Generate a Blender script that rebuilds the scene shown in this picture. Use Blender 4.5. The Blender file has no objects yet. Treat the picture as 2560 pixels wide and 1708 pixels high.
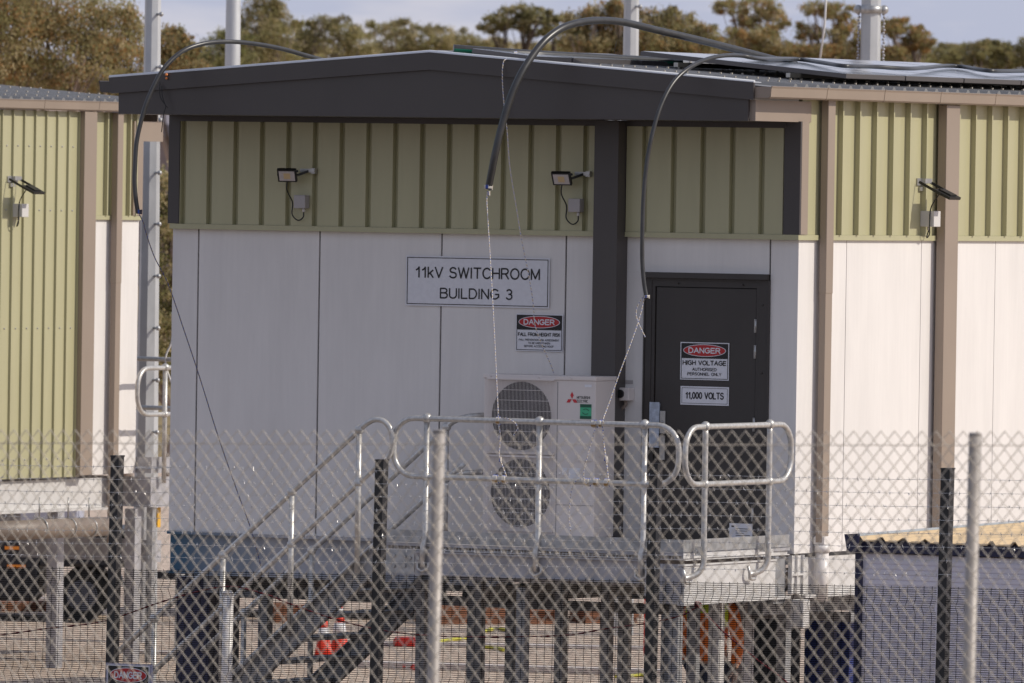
import bpy, math, random
from mathutils import Vector, Matrix
import bmesh
R=math.radians
SC=bpy.context.scene
COL=SC.collection
rnd=random.Random(7)
# ------------------------------------------------------------------ camera
TH,PT,RO,FPX=R(29.92),R(0.9726),R(0.8767),23200.0
CAM=Vector((35.4069,-66.1450,4.85))
fw=Vector((-math.sin(TH)*math.cos(PT),math.cos(TH)*math.cos(PT),-math.sin(PT)))
rt0=Vector((math.cos(TH),math.sin(TH),0)); up0=rt0.cross(fw)
rt=rt0*math.cos(RO)+up0*math.sin(RO); up=-rt0*math.sin(RO)+up0*math.cos(RO)
cd=bpy.data.cameras.new('camera'); cam=bpy.data.objects.new('camera',cd); COL.objects.link(cam)
cd.sensor_width=36; cd.lens=FPX/2560*36; cd.clip_start=1; cd.clip_end=6000
cam.matrix_world=Matrix(((rt.x,up.x,-fw.x,CAM.x),(rt.y,up.y,-fw.y,CAM.y),(rt.z,up.z,-fw.z,CAM.z),(0,0,0,1)))
cd.dof.use_dof=True; cd.dof.focus_distance=73.5; cd.dof.aperture_fstop=7.4
SC.camera=cam
# ------------------------------------------------------------------ world, sun
SUN_AZ,SUN_EL=R(20),R(37)
w=bpy.data.worlds.new("World"); SC.world=w; w.use_nodes=True
nt=w.node_tree; nt.nodes.clear()
out=nt.nodes.new('ShaderNodeOutputWorld'); bg=nt.nodes.new('ShaderNodeBackground')
sky=nt.nodes.new('ShaderNodeTexSky'); sky.sky_type='NISHITA'; sky.sun_disc=False
sky.sun_elevation=SUN_EL; sky.sun_rotation=R(90)-SUN_AZ; sky.air_density=1.0; sky.dust_density=1.2; sky.ozone_density=1.5
bg.inputs['Strength'].default_value=0.113
tc=nt.nodes.new('ShaderNodeTexCoord'); mp=nt.nodes.new('ShaderNodeMapping'); mp.inputs['Scale'].default_value=(9,9,60)
ns=nt.nodes.new('ShaderNodeTexNoise'); ns.inputs['Scale'].default_value=3.0; ns.inputs['Detail'].default_value=6; ns.inputs['Roughness'].default_value=.55
cr=nt.nodes.new('ShaderNodeValToRGB'); cr.color_ramp.elements[0].position=.42; cr.color_ramp.elements[1].position=.62
hs=nt.nodes.new('ShaderNodeMix'); hs.data_type='RGBA'; hs.inputs[0].default_value=.62; hs.inputs[7].default_value=(4.35,4.65,6.0,1)
mx=nt.nodes.new('ShaderNodeMix'); mx.data_type='RGBA'; mx.inputs[7].default_value=(5.9,5.75,6.25,1)
L=nt.links.new
L(tc.outputs['Generated'],mp.inputs['Vector']); L(mp.outputs[0],ns.inputs['Vector']); L(ns.outputs['Fac'],cr.inputs[0])
L(cr.outputs[0],mx.inputs[0]); L(sky.outputs[0],hs.inputs[6])
# the cloud and thin-haze tint belongs to the sky near the horizon
sp=nt.nodes.new('ShaderNodeSeparateXYZ'); L(tc.outputs['Generated'],sp.inputs[0])
mr=nt.nodes.new('ShaderNodeMapRange'); mr.inputs['From Min'].default_value=.10; mr.inputs['From Max'].default_value=.35; mr.inputs['To Min'].default_value=.9; mr.inputs['To Max'].default_value=.42
L(sp.outputs['Z'],mr.inputs['Value'])
L(mr.outputs[0],hs.inputs[0])
L(hs.outputs[2],mx.inputs[6])
ml=nt.nodes.new('ShaderNodeMath'); ml.operation='MULTIPLY'; L(cr.outputs[0],ml.inputs[0]); L(mr.outputs[0],ml.inputs[1]); L(ml.outputs[0],mx.inputs[0])
L(mx.outputs[2],bg.inputs['Color']); L(bg.outputs[0],out.inputs[0])
sl=bpy.data.lights.new('sun','SUN'); sl.energy=3.1; sl.angle=R(.53); sl.color=(1,.93,.82)
so=bpy.data.objects.new('sun',sl); COL.objects.link(so)
sdir=Vector((math.cos(SUN_AZ)*math.cos(SUN_EL),math.sin(SUN_AZ)*math.cos(SUN_EL),math.sin(SUN_EL)))
so.rotation_mode='QUATERNION'; so.rotation_quaternion=sdir.to_track_quat('Z','Y'); so.location=(20,0,30)
SC.view_settings.view_transform='Standard'; SC.view_settings.look='None'; SC.view_settings.exposure=0; SC.view_settings.gamma=1
SC.cycles.max_bounces=6; SC.cycles.use_denoising=True

# ------------------------------------------------------------------ helpers
def ray(x,y): return fw+rt*((x-1280)/FPX)-up*((y-854)/FPX)
def at(x,y,X=None,Y=None,Z=None,D=None):
    d=ray(x,y)
    if X is not None: t=(X-CAM.x)/d.x
    elif Y is not None: t=(Y-CAM.y)/d.y
    elif Z is not None: t=(Z-CAM.z)/d.z
    else: t=D
    return CAM+d*t
def link(o): COL.objects.link(o); return o
def tag(o,label=None,cat=None,group=None,kind=None):
    if label: o['label']=label
    if cat: o['category']=cat
    if group: o['group']=group
    if kind: o['kind']=kind
    return o
def thing(name,loc,label,cat,group=None):
    o=bpy.data.objects.new(name,None); o.location=loc; o.empty_display_size=.2; link(o)
    return tag(o,label,cat,group)
def origin(o):
    v=Vector((0,0,0))
    while o is not None: v+=Vector(o.location); o=o.parent
    return v
class MB:
    def __init__(s): s.v=[];s.f=[];s.m=[];s.sm=[]
    def face(s,idx,m=0,smooth=False): s.f.append(idx); s.m.append(m); s.sm.append(smooth)
    def quad(s,a,b,c,d,m=0):
        n=len(s.v); s.v+= [Vector(a),Vector(b),Vector(c),Vector(d)]; s.face((n,n+1,n+2,n+3),m)
    def box(s,x0,x1,y0,y1,z0,z1,m=0,bev=0):
        n=len(s.v)
        if bev<=0:
            for x in(x0,x1):
                for y in(y0,y1):
                    for z in(z0,z1): s.v.append(Vector((x,y,z)))
            for q in((0,1,3,2),(4,6,7,5),(0,4,5,1),(2,3,7,6),(0,2,6,4),(1,5,7,3)): s.face(tuple(n+i for i in q),m)
            return s
        bm=bmesh.new(); bmesh.ops.create_cube(bm,size=1)
        for v in bm.verts: v.co=Vector(((x0+x1)/2+v.co.x*(x1-x0),(y0+y1)/2+v.co.y*(y1-y0),(z0+z1)/2+v.co.z*(z1-z0)))
        bmesh.ops.bevel(bm,geom=bm.edges[:],offset=bev,segments=2,affect='EDGES',profile=.5)
        s.addbm(bm,m); return s
    def addbm(s,bm,m=0,smooth=False,xf=None):
        n=len(s.v); bm.verts.index_update()
        for v in bm.verts: s.v.append((xf@v.co) if xf else v.co.copy())
        for f in bm.faces: s.face(tuple(n+v.index for v in f.verts),m,smooth)
        bm.free()
    def obox(s,c,ax,ay,az,m=0):
        """oriented box: centre and three half-axis vectors"""
        n=len(s.v); c=Vector(c);ax=Vector(ax);ay=Vector(ay);az=Vector(az)
        for i in(-1,1):
            for j in(-1,1):
                for k in(-1,1): s.v.append(c+ax*i+ay*j+az*k)
        for q in((0,1,3,2),(4,6,7,5),(0,4,5,1),(2,3,7,6),(0,2,6,4),(1,5,7,3)): s.face(tuple(n+i for i in q),m)
        return s
    def bar(s,a,b,wd,ht,upv=(0,0,1),m=0):
        a=Vector(a);b=Vector(b);d=(b-a); l=d.length; d.normalize(); sd=d.cross(Vector(upv)); sd.normalize(); u=sd.cross(d)
        return s.obox((a+b)/2,d*(l/2),sd*(wd/2),u*(ht/2),m)
    def prism(s,poly,axis,a0,a1,m=0):
        """extrude 2-D polygon along axis ('X': poly=(y,z), 'Y': poly=(x,z), 'Z': poly=(x,y))"""
        def P(p,a): return Vector((a,p[0],p[1])) if axis=='X' else Vector((p[0],a,p[1])) if axis=='Y' else Vector((p[0],p[1],a))
        n=len(s.v);k=len(poly)
        s.v+=[P(p,a0) for p in poly]+[P(p,a1) for p in poly]
        s.face(tuple(range(n,n+k)),m); s.face(tuple(range(n+2*k-1,n+k-1,-1)),m)
        for i in range(k): s.face((n+i,n+(i+1)%k,n+k+(i+1)%k,n+k+i),m)
        return s
    def tube(s,path,r,n=8,m=0,caps=True,smooth=True,closed=False,ms=None,rot=0):
        path=[Vector(p) for p in path]; k=len(path)
        rs=r if isinstance(r,(list,tuple)) else [r]*k
        base=len(s.v); prev=None
        for i,p in enumerate(path):
            if closed: t=path[(i+1)%k]-path[i-1]
            else: t=(path[min(i+1,k-1)]-path[max(i-1,0)])
            if t.length<1e-9: t=Vector((0,0,1))
            t.normalize()
            if prev is None:
                ref=Vector((0,0,1)) if abs(t.z)<.9 else Vector((1,0,0))
                u=t.cross(ref).normalized()
            else:
                u=(prev-t*prev.dot(t)); u=u.normalized() if u.length>1e-6 else t.orthogonal().normalized()
            prev=u; v=t.cross(u)
            for j in range(n):
                a=2*math.pi*j/n+rot; s.v.append(p+u*(math.cos(a)*rs[i])+v*(math.sin(a)*rs[i]))
        for i in range(k if closed else k-1):
            for j in range(n):
                a=base+i*n+j;b=base+i*n+(j+1)%n;i2=(i+1)%k;c=base+i2*n+(j+1)%n;d=base+i2*n+j
                s.face((a,b,c,d),(ms[j] if ms else m),smooth)
        if caps and not closed:
            s.face(tuple(base+j for j in reversed(range(n))),m); s.face(tuple(base+(k-1)*n+j for j in range(n)),m)
        return s
    def ball(s,c,r,m=0,sc=(1,1,1),seg=12,ring=8):
        bm=bmesh.new(); bmesh.ops.create_uvsphere(bm,u_segments=seg,v_segments=ring,radius=1)
        for v in bm.verts: v.co=Vector((v.co.x*r*sc[0]+c[0],v.co.y*r*sc[1]+c[1],v.co.z*r*sc[2]+c[2]))
        s.addbm(bm,m,True); return s
    def build(s,name,mats,parent=None,loc=None):
        if not isinstance(mats,(list,tuple)): mats=[mats]
        o0=origin(parent) if parent else Vector(loc or (0,0,0))
        me=bpy.data.meshes.new(name); me.from_pydata([tuple(v-o0) for v in s.v],[],s.f)
        for m in mats: me.materials.append(m)
        me.polygons.foreach_set('material_index',s.m); me.polygons.foreach_set('use_smooth',s.sm); me.update()
        o=bpy.data.objects.new(name,me); link(o)
        if parent: o.parent=parent
        elif loc: o.location=loc
        return o
def smooth_path(pts,n=6):
    P=[Vector(p) for p in pts]; out=[]
    for i in range(len(P)-1):
        p0=P[max(i-1,0)];p1=P[i];p2=P[i+1];p3=P[min(i+2,len(P)-1)]
        for k in range(n):
            t=k/n; out.append(.5*((2*p1)+(p2-p0)*t+(2*p0-5*p1+4*p2-p3)*t*t+(3*p1-p0-3*p2+p3)*t*t*t))
    out.append(P[-1]); return out
def copy_tree(o,parent=None):
    c=o.copy(); COL.objects.link(c)
    if parent: c.parent=parent; c.matrix_parent_inverse=o.matrix_parent_inverse.copy()
    for ch in [x for x in bpy.data.objects if x.parent==o and x is not c]: copy_tree(ch,c)
    return c

# ------------------------------------------------------------------ materials
def mat(name,col,rough=.6,metal=0,var=.0,scale=6,stretch=(1,1,1),col2=None,bump=0,bscale=None,spec=None,emit=None,detail=5,lo=.35,hi=.65):
    m=bpy.data.materials.new(name); m.use_nodes=True; n=m.node_tree; b=n.nodes['Principled BSDF']
    b.inputs['Roughness'].default_value=rough; b.inputs['Metallic'].default_value=metal
    b.inputs['Base Color'].default_value=(*col,1)
    if spec is not None: b.inputs['Specular IOR Level'].default_value=spec
    if var>0 or col2 or bump:
        t=n.nodes.new('ShaderNodeTexCoord'); mp=n.nodes.new('ShaderNodeMapping'); mp.inputs['Scale'].default_value=stretch
        nz=n.nodes.new('ShaderNodeTexNoise'); nz.inputs['Scale'].default_value=scale; nz.inputs['Detail'].default_value=detail
        n.links.new(t.outputs['Object'],mp.inputs[0]); n.links.new(mp.outputs[0],nz.inputs['Vector'])
        if var>0 or col2:
            c2=col2 or tuple(max(0,c*(1-var)) for c in col)
            r=n.nodes.new('ShaderNodeValToRGB'); r.color_ramp.elements[0].position=lo; r.color_ramp.elements[1].position=hi
            r.color_ramp.elements[0].color=(*c2,1); r.color_ramp.elements[1].color=(*col,1)
            n.links.new(nz.outputs['Fac'],r.inputs[0]); n.links.new(r.outputs[0],b.inputs['Base Color'])
        if bump:
            nb=nz
            if bscale:
                nb=n.nodes.new('ShaderNodeTexNoise'); nb.inputs['Scale'].default_value=bscale; nb.inputs['Detail'].default_value=4
                n.links.new(t.outputs['Object'],nb.inputs['Vector'])
            bp=n.nodes.new('ShaderNodeBump'); bp.inputs['Strength'].default_value=bump; bp.inputs['Distance'].default_value=.02
            n.links.new(nb.outputs['Fac'],bp.inputs['Height']); n.links.new(bp.outputs[0],b.inputs['Normal'])
    if emit: b.inputs['Emission Color'].default_value=(*emit[0],1); b.inputs['Emission Strength'].default_value=emit[1]
    return m
M={}
M['white']=mat('white_wall_panel',(.775,.742,.715),.55,var=.03,scale=4,stretch=(6,6,.3),detail=8)
_m=M['white']; _n=_m.node_tree; _b=_n.nodes['Principled BSDF']; _src=_b.inputs['Base Color'].links[0].from_socket
_t=_n.nodes.new('ShaderNodeTexCoord'); _mp=_n.nodes.new('ShaderNodeMapping'); _mp.inputs['Scale'].default_value=(2.2,2.2,.5); _nz=_n.nodes.new('ShaderNodeTexNoise'); _nz.inputs['Scale'].default_value=1.3; _nz.inputs['Detail'].default_value=9; _nz.inputs['Roughness'].default_value=.65
_r=_n.nodes.new('ShaderNodeMapRange'); _r.inputs['From Min'].default_value=.35; _r.inputs['From Max'].default_value=.7; _r.inputs['To Min'].default_value=1.02; _r.inputs['To Max'].default_value=.92
_h=_n.nodes.new('ShaderNodeHueSaturation'); _n.links.new(_t.outputs['Object'],_mp.inputs[0]); _n.links.new(_mp.outputs[0],_nz.inputs['Vector']); _n.links.new(_nz.outputs['Fac'],_r.inputs['Value']); _n.links.new(_r.outputs[0],_h.inputs['Value']); _n.links.new(_src,_h.inputs['Color']); _n.links.new(_h.outputs[0],_b.inputs['Base Color'])
M['clad']=mat('olive_green_cladding',(.455,.43,.262),.34,var=.05,scale=3,stretch=(3,3,.4))
M['taupe']=mat('taupe_trim',(.315,.25,.198),.40,var=.07,scale=2,stretch=(1,1,.6),bump=.03,bscale=9)
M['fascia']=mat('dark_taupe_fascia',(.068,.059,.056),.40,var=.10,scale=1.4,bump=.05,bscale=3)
M['joint']=mat('dark_joint',(.02,.02,.02),.8)
M['roof']=mat('grey_roof_sheet',(.24,.235,.23),.42,var=.15,scale=4)
M['roofcap']=mat('pale_roof_edge',(.72,.74,.78),.4,var=.1,scale=4)
M['galv']=mat('galvanised_steel',(.50,.50,.50),.42,.55,var=.35,scale=14,detail=7,bump=.04)
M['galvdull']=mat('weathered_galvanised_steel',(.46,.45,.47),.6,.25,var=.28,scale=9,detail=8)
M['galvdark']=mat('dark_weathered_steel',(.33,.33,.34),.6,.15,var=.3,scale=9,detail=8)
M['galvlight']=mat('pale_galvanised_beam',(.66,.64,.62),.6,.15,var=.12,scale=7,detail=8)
M['bluebeam']=None
M['tubesteel']=mat('galvanised_rail_tube',(.62,.60,.57),.36,.45,var=.25,scale=30,detail=5)
M['door']=mat('dark_bronze_door',(.048,.041,.037),.5,var=.12,scale=3,stretch=(1,1,.3))
M['acwhite']=mat('ivory_casing',(.70,.64,.61),.5,var=.04,scale=3)
M['black']=mat('black_metal',(.012,.012,.012),.45)
M['blackpost']=mat('black_powder_coated_post',(.020,.018,.018),.42,var=.2,scale=20)
M['dark']=mat('dark_interior',(.01,.01,.012),.7)
M['fan']=mat('dark_fan_plastic',(.03,.03,.035),.5)
M['poly']=mat('black_polyethylene_pipe',(.045,.043,.042),.34,var=.3,scale=12,spec=.6)
M['pgreen']=mat('green_pipe_stripe',(.01,.17,.10),.35)
M['pblue']=mat('blue_pipe_stripe',(.02,.13,.22),.35)
M['signw']=mat('sign_white',(.74,.735,.77),.5,var=.06,scale=25,detail=6)
M['signk']=mat('sign_black',(.012,.010,.010),.5)
M['signr']=mat('sign_red',(.45,.018,.02),.45)
M['signr2']=mat('logo_red',(.55,.03,.04),.45)
M['stgreen']=mat('sticker_green',(.06,.42,.22),.5)
M['stdark']=mat('sticker_dark_green',(.01,.09,.05),.5)
M['steel']=mat('stainless_steel',(.5,.49,.47),.35,.7,var=.15,scale=30)
M['film']=mat('pale_blue_film',(.50,.56,.66),.4,var=.3,scale=30)
M['cable']=mat('black_cable',(.012,.012,.012),.5)
M['greybox']=mat('grey_junction_box',(.40,.37,.36),.5)
M['whitebox']=mat('white_junction_box',(.62,.60,.58),.5)
M['lampglass']=mat('lamp_glass',(.55,.50,.48),.25,var=.1,scale=30)
M['lampchip']=mat('lamp_chip_yellow',(.60,.45,.25),.5)
M['panelglass']=mat('solar_glass',(.50,.54,.60),.12,.75)
M['panelframe']=mat('dark_panel_frame',(.13,.12,.12),.4,.4)
M['pvc']=mat('white_pvc',(.74,.70,.67),.4)
M['pipebrown']=mat('brown_duct_pipe',(.24,.19,.155),.5,var=.2,scale=4)
M['chain']=mat('galvanised_chain_wire',(.74,.65,.53),.5,.2,var=.15,scale=40)
M['chainpost']=mat('galvanised_fence_pipe',(.43,.39,.36),.55,.2,var=.25,scale=12)
M['barb']=mat('bright_barbed_wire',(.62,.60,.58),.35,.4)
M['meshwire']=mat('black_mesh_wire',(.008,.009,.009),.8,spec=.1)
M['ropew']=mat('rope_white_strand',(.70,.66,.60),.7)
M['ropeb']=mat('rope_blue_strand',(.04,.09,.42),.7)
M['ropeo']=mat('rope_orange_strand',(.42,.26,.10),.7)
M['darkrope']=mat('rope_dark_strand',(.08,.075,.10),.8)
M['redrope']=mat('dark_red_cable',(.16,.010,.014),.5)
M['concrete']=mat('pale_concrete',(.62,.56,.54),.8,var=.15,scale=5)
M['navy']=mat('navy_trim',(.022,.022,.062),.4)
M['shedwall']=mat('pale_lilac_shed_wall',(.80,.75,.80),.5,var=.05,scale=2)
M['shedroof']=mat('cream_roof_sheet',(.62,.46,.27),.55,var=.1,scale=5)
M['orange']=mat('hi_vis_orange',(.72,.17,.02),.7)
M['yellow']=mat('hi_vis_yellow',(.50,.62,.03),.7)
M['trouser']=mat('navy_trousers',(.03,.04,.08),.8)
M['glove']=mat('grey_brown_glove',(.20,.15,.14),.8)
M['skin']=mat('skin',(.50,.30,.21),.55)
M['hair']=mat('brown_hair',(.05,.03,.02),.7)
M['helmet']=mat('white_helmet',(.7,.7,.7),.35)
M['cone']=mat('cone_orange',(.75,.05,.02),.5)
M['conew']=mat('cone_white_band',(.75,.75,.78),.5)
M['redplastic']=mat('red_plastic',(.55,.03,.02),.45)
M['timber']=mat('rust_brown_timber',(.30,.13,.07),.8,var=.4,scale=12,stretch=(.2,.2,3))
M['truck']=mat('dark_truck_paint',(.018,.020,.028),.4,var=.3,scale=5)
M['tyre']=mat('tyre_rubber',(.015,.015,.015),.8)
M['rim']=mat('pale_wheel_rim',(.10,.11,.14),.4,.4)
M['lamporange']=mat('orange_reflector',(.75,.25,.03),.4)
M['whitelamp']=mat('white_reflector',(.75,.72,.68),.4)
M['vanpaint']=mat('pale_lilac_body',(.48,.48,.56),.5)
M['blueplastic']=mat('deep_blue_plastic',(.015,.03,.17),.5,var=.2,scale=4)
M['yellowhose']=mat('yellow_green_hose',(.55,.52,.06),.5)
M['bark']=mat('pale_gum_bark',(.33,.25,.20),.85,var=.45,scale=3,stretch=(1,1,.3))
M['barkd']=mat('brown_bark',(.16,.11,.08),.85,var=.4,scale=3,stretch=(1,1,.3))
M['orangeknob']=mat('orange_plug',(.75,.25,.07),.4)
M['yellowpaint']=mat('yellow_marker_paint',(.75,.42,.04),.5)
M['brick']=mat('pinkish_house_wall',(.36,.28,.27),.8,var=.2,scale=1)
M['houseroof']=mat('slate_house_roof',(.20,.18,.20),.7)
def leafmat(n,c):
    m=mat(n,c,.6,var=.25,scale=1.5,spec=.25); t=m.node_tree; b=t.nodes['Principled BSDF']; o=[x for x in t.nodes if x.type=='OUTPUT_MATERIAL'][0]
    tr=t.nodes.new('ShaderNodeBsdfTranslucent'); mx=t.nodes.new('ShaderNodeMixShader'); mx.inputs[0].default_value=.5
    src=b.inputs['Base Color'].links[0].from_socket; hs=t.nodes.new('ShaderNodeHueSaturation'); hs.inputs['Value'].default_value=1.5; t.links.new(src,hs.inputs['Color']); t.links.new(hs.outputs[0],tr.inputs['Color'])
    t.links.new(b.outputs[0],mx.inputs[1]); t.links.new(tr.outputs[0],mx.inputs[2]); t.links.new(mx.outputs[0],o.inputs['Surface']); return m
LEAF={'olive':leafmat('olive_leaves',(.345,.315,.145)),'brown':leafmat('brown_leaves',(.36,.29,.145)),
 'rust':leafmat('rusty_leaves',(.46,.28,.12)),'pale':leafmat('pale_leaves',(.58,.49,.29)),'dark':leafmat('dark_leaves',(.14,.13,.06)),
 'green':leafmat('green_leaves',(.24,.24,.09))}
# blue left end of the front floor beam fading to galvanised steel
m=mat('galvanised_beam_with_blue_end',(.42,.42,.45),.55,.2,var=.2,scale=8); M['bluebeam']=m
n=m.node_tree; b=n.nodes['Principled BSDF']; t=n.nodes.new('ShaderNodeTexCoord'); s_=n.nodes.new('ShaderNodeSeparateXYZ'); n.links.new(t.outputs['Object'],s_.inputs[0])
nz=n.nodes.new('ShaderNodeTexNoise'); nz.inputs['Scale'].default_value=2.5; n.links.new(t.outputs['Object'],nz.inputs['Vector'])
ad=n.nodes.new('ShaderNodeMath'); ad.operation='MULTIPLY_ADD'; ad.inputs[1].default_value=.8; n.links.new(nz.outputs['Fac'],ad.inputs[0]); n.links.new(s_.outputs['X'],ad.inputs[2])
mr2=n.nodes.new('ShaderNodeMapRange'); mr2.inputs['From Min'].default_value=-2.55; mr2.inputs['From Max'].default_value=-1.5; n.links.new(ad.outputs[0],mr2.inputs['Value'])
mxx=n.nodes.new('ShaderNodeMix'); mxx.data_type='RGBA'; mxx.inputs[6].default_value=(.03,.10,.17,1)
prev=b.inputs['Base Color'].links[0].from_socket; n.links.new(mr2.outputs[0],mxx.inputs[0]); n.links.new(prev,mxx.inputs[7]); n.links.new(mxx.outputs[2],b.inputs['Base Color'])

# ------------------------------------------------------------------ ground
gm=mat('gravel_ground',(.66,.52,.41),.9,col2=(.33,.25,.19),scale=5.5,detail=9,bump=.8,bscale=14,lo=.3,hi=.62)
g=MB(); g.quad((-2500,-400,0),(2500,-400,0),(2500,3000,0),(-2500,3000,0)); o=g.build('ground',gm); tag(o,kind='structure')
rm=mat('dark_bounce_blocker',(.11,.092,.075),.9,col2=(.08,.068,.056),scale=9)
g=MB(); g.quad((-70,-64,.004),(80,-64,.004),(80,-4.6,.004),(-70,-4.6,.004)); tag(g.build('bounce_blocker',rm),kind='structure')  # unseen dark ground strip, added to cut light bouncing onto the front faces
gr=mat('dry_grass',(.34,.24,.10),.9,col2=(.16,.12,.05),scale=.6,detail=8,bump=.5,bscale=3)
g=MB(); # dry paddock beyond the yard with a low rise
NX=40
def hz(d,x):
    return .004+max(0,d-60)*.012+ (math.sin(x*.02)+math.sin(x*.053+1))*.35*min(1,max(0,(d-60)/80))
rows=[]
for i in range(16):
    d=i/15*340
    row=[]
    for j in range(NX+1):
        u=-220+440*j/NX
        p=Vector((35.4,-66.1,0))+Vector((-math.sin(TH),math.cos(TH),0))*(160+d)+Vector((math.cos(TH),math.sin(TH),0))*u
        row.append(len(g.v)); g.v.append(Vector((p.x,p.y,hz(d,u))))
    rows.append(row)
for i in range(15):
    for j in range(NX): g.face((rows[i][j],rows[i][j+1],rows[i+1][j+1],rows[i+1][j]),0,True)
tag(g.build('grass_paddock',gr),kind='structure')

# ================================================================== BUILDING (front, in view)
S=-.07375            # right roof slope dz/dx
RX,RZ=-2.99,5.900    # ridge
WL=-5.96             # left end of the front wall
LEN=12.0
def roofz(x): return RZ-abs(x-RX)*.07375
B=thing('switchroom_building',(-3,0,0),'long white panel building with olive cladding and dark gable fascia, signed switchroom 3','building')
# front and side white panels with open dark joints
wb=MB(); 
wb.box(WL+.01,-.01,.02,LEN,1.91,5.36,1)
xs=[WL,-5.706,-4.519,-3.342,-2.16,-1.62]
for a,b_ in zip(xs[:-1],xs[1:]): wb.box(a+(.008 if a!=WL else 0),b_-.008,0,.05,1.895,4.435)
wb.box(-1.61,-.268,0,.05,4.147,4.435); wb.box(-1.61,-1.412,0,.05,1.895,4.1465); wb.box(-.252,0,0,.05,1.895,4.435)
ys=[.052,.83,2.154,3.505,4.85,6.2,7.55,8.9,10.25,11.6,LEN]
wb.box(-.05,0,.0505,.83-.005,1.895,4.435)
for a,b_ in zip(ys[1:-1],ys[2:]): wb.box(-.05,0,a+.004,b_-.004,1.895,4.435)
wb.box(WL,WL+.05,.0505,LEN,1.895,4.435)
wb.build('wall',[M['white'],M['joint']],B)
DAc=at(2069,450,X=.095).y; DBc=at(2087,450,X=.095).y; CAc=at(2365,450,X=.11).y; CBc=at(2398,450,X=.11).y
# upper cladding : flat pans with standing ribs
cb=MB()
cb.box(WL+.09,-1.83,-.004,.03,4.475,5.40); cb.box(-1.58,-.12,-.004,.03,4.475,5.40)
for xa_,xb_,gs in((WL+.09,-1.83,[-5.573+.2585*k for k in range(-1,15)]),(-1.58,-.12,[-1.403+.2715*k for k in range(0,5)])):
    e=[xa_]+[v for x in gs if xa_+.03<x<xb_-.03 for v in(x-.026,x+.020)]+[xb_]
    for a_,c_ in zip(e[0::2],e[1::2]): cb.prism([(a_,-.0045),(a_+.003,-.052),(c_-.006,-.050),(c_,-.0045)],'Z',4.4755,5.40)
cb.box(-.03,.004,.02,LEN,4.475,5.62)
for k in range(-3,38):
    y=.953+.2965*k
    if .15<y<LEN-.1 and not(DAc-.03<y<DBc+.05) and not(CAc-.03<y<CBc+.05): cb.prism([(.004,y-.018),(.050,y-.016),(.050,y+.002),(.004,y+.006)],'Z',4.475,5.60)
cb.build('upper_cladding',M['clad'],B)
DA_=at(2069,450,X=.095).y; DB_=at(2087,450,X=.095).y; CA_=at(2365,450,X=.11).y; CB_=at(2398,450,X=.11).y
lb=MB()
lb.box(WL,-1.83,-.058,.03,4.432,4.474); lb.box(-1.58,-.0205,-.058,.03,4.432,4.474); lb.box(-.0204,.028,-.058,DA_-.002,4.432,4.474)
lb.box(-.02,.028,DB_+.002,CA_-.002,4.432,4.474); lb.box(-.02,.028,CB_+.002,LEN,4.432,4.474)
lb.build('ledge_flashing',M['clad'],B)
cp=MB(); cp.box(-.024,.034,-.030,.085,4.476,5.39); cp.build('corner_flashing',M['taupe'],B)
cp=MB(); cp.box(-.115,.0335,-.056,-.0305,4.476,5.39); cp.build('corner_flashing',M['fascia'],B)  # same metal as the taupe side strip; its shade is put into the colour
cp=MB(); cp.box(WL-.02,WL+.088,-.056,.06,4.476,5.39); cp.build('corner_flashing',M['fascia'],B)  # left corner likewise: taupe flashing coloured dark to stand for shade
cp=MB(); cp.box(WL,-.10,-.062,.02,5.335,5.382); cp.build('soffit_trim',M['fascia'],B)  # trim metal in the dark fascia colour, imitating shade on its front
c2=MB(); c2.box(-1.807,-1.583,-.18,-.0045,1.97,5.375); c2.build('front_column',M['fascia'],B)
# gable fascia
FY=-.82
fb=MB()
fb.prism([(-6.0,5.383),(-.039,5.383),(-.039,5.565),(RX,5.784),(-6.0,5.562)],'Y',FY,FY+.03)
fb.box(-6.0,-.039,FY+.03,-.046,5.383,5.40)
fb.build('gable_fascia',M['fascia'],B)
bc=MB()
bc.prism([(-6.06,5.552),(RX,5.772),(.022,5.552),(.022,5.690),(RX,5.912),(-6.085,5.682)],'Y',FY-.028,FY-.001)
bc.build('barge_cap',M['fascia'],B)
ec=MB(); ec.prism([(-6.085,5.684),(RX,5.914),(.022,5.692),(.022,5.696),(RX,5.918),(-6.085,5.688)],'Y',FY-.03,FY+.10)
ec.tube([(-6.085,FY-.012,5.693),(RX,FY-.012,5.923),(.022,FY-.012,5.700)],.011,10)
ec.build('roof_edge_capping',M['roofcap'],B)
rp=MB(); rp.box(-.039,.012,FY+.031,.16,5.385,5.552); rp.build('return_panel',M['taupe'],B)
# roof sheets with ribs running down the slope
rb=MB()
for sgn in(1,-1):
    xe=RX+sgn*3.10
    rb.prism([(RX,RZ-.012),(xe,roofz(xe)-.012),(xe,roofz(xe)-.03),(RX,RZ-.03)],'Y',FY+.1,LEN+.5)
    if sgn>0:
        k=0; y=-.30
        while y<LEN+.4:
            n0=len(rb.v)
            for xx in(RX+.02,xe):
                z=roofz(xx)
                rb.v+=[Vector((xx,y-.038,z-.012)),Vector((xx,y-.014,z+.018)),Vector((xx,y+.014,z+.018)),Vector((xx,y+.038,z-.012))]
            for j in range(3): rb.face((n0+j,n0+j+1,n0+4+j+1,n0+4+j))
            rb.face((n0+4,n0+5,n0+6,n0+7))
            y+=.19
rb.build('roof',M['roof'],B)
sb=MB()
for xx in(-.15,-.55,-1.1,-1.7,-2.3,-2.85):
    y=-.30
    while y<LEN*.6:
        sb.box(xx-.008,xx+.008,y-.007,y+.007,roofz(xx)+.017,roofz(xx)+.031); y+=.19
sb.build('roof_screws',mat('roof_screw_head',(.42,.38,.32),.5),B)
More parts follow.
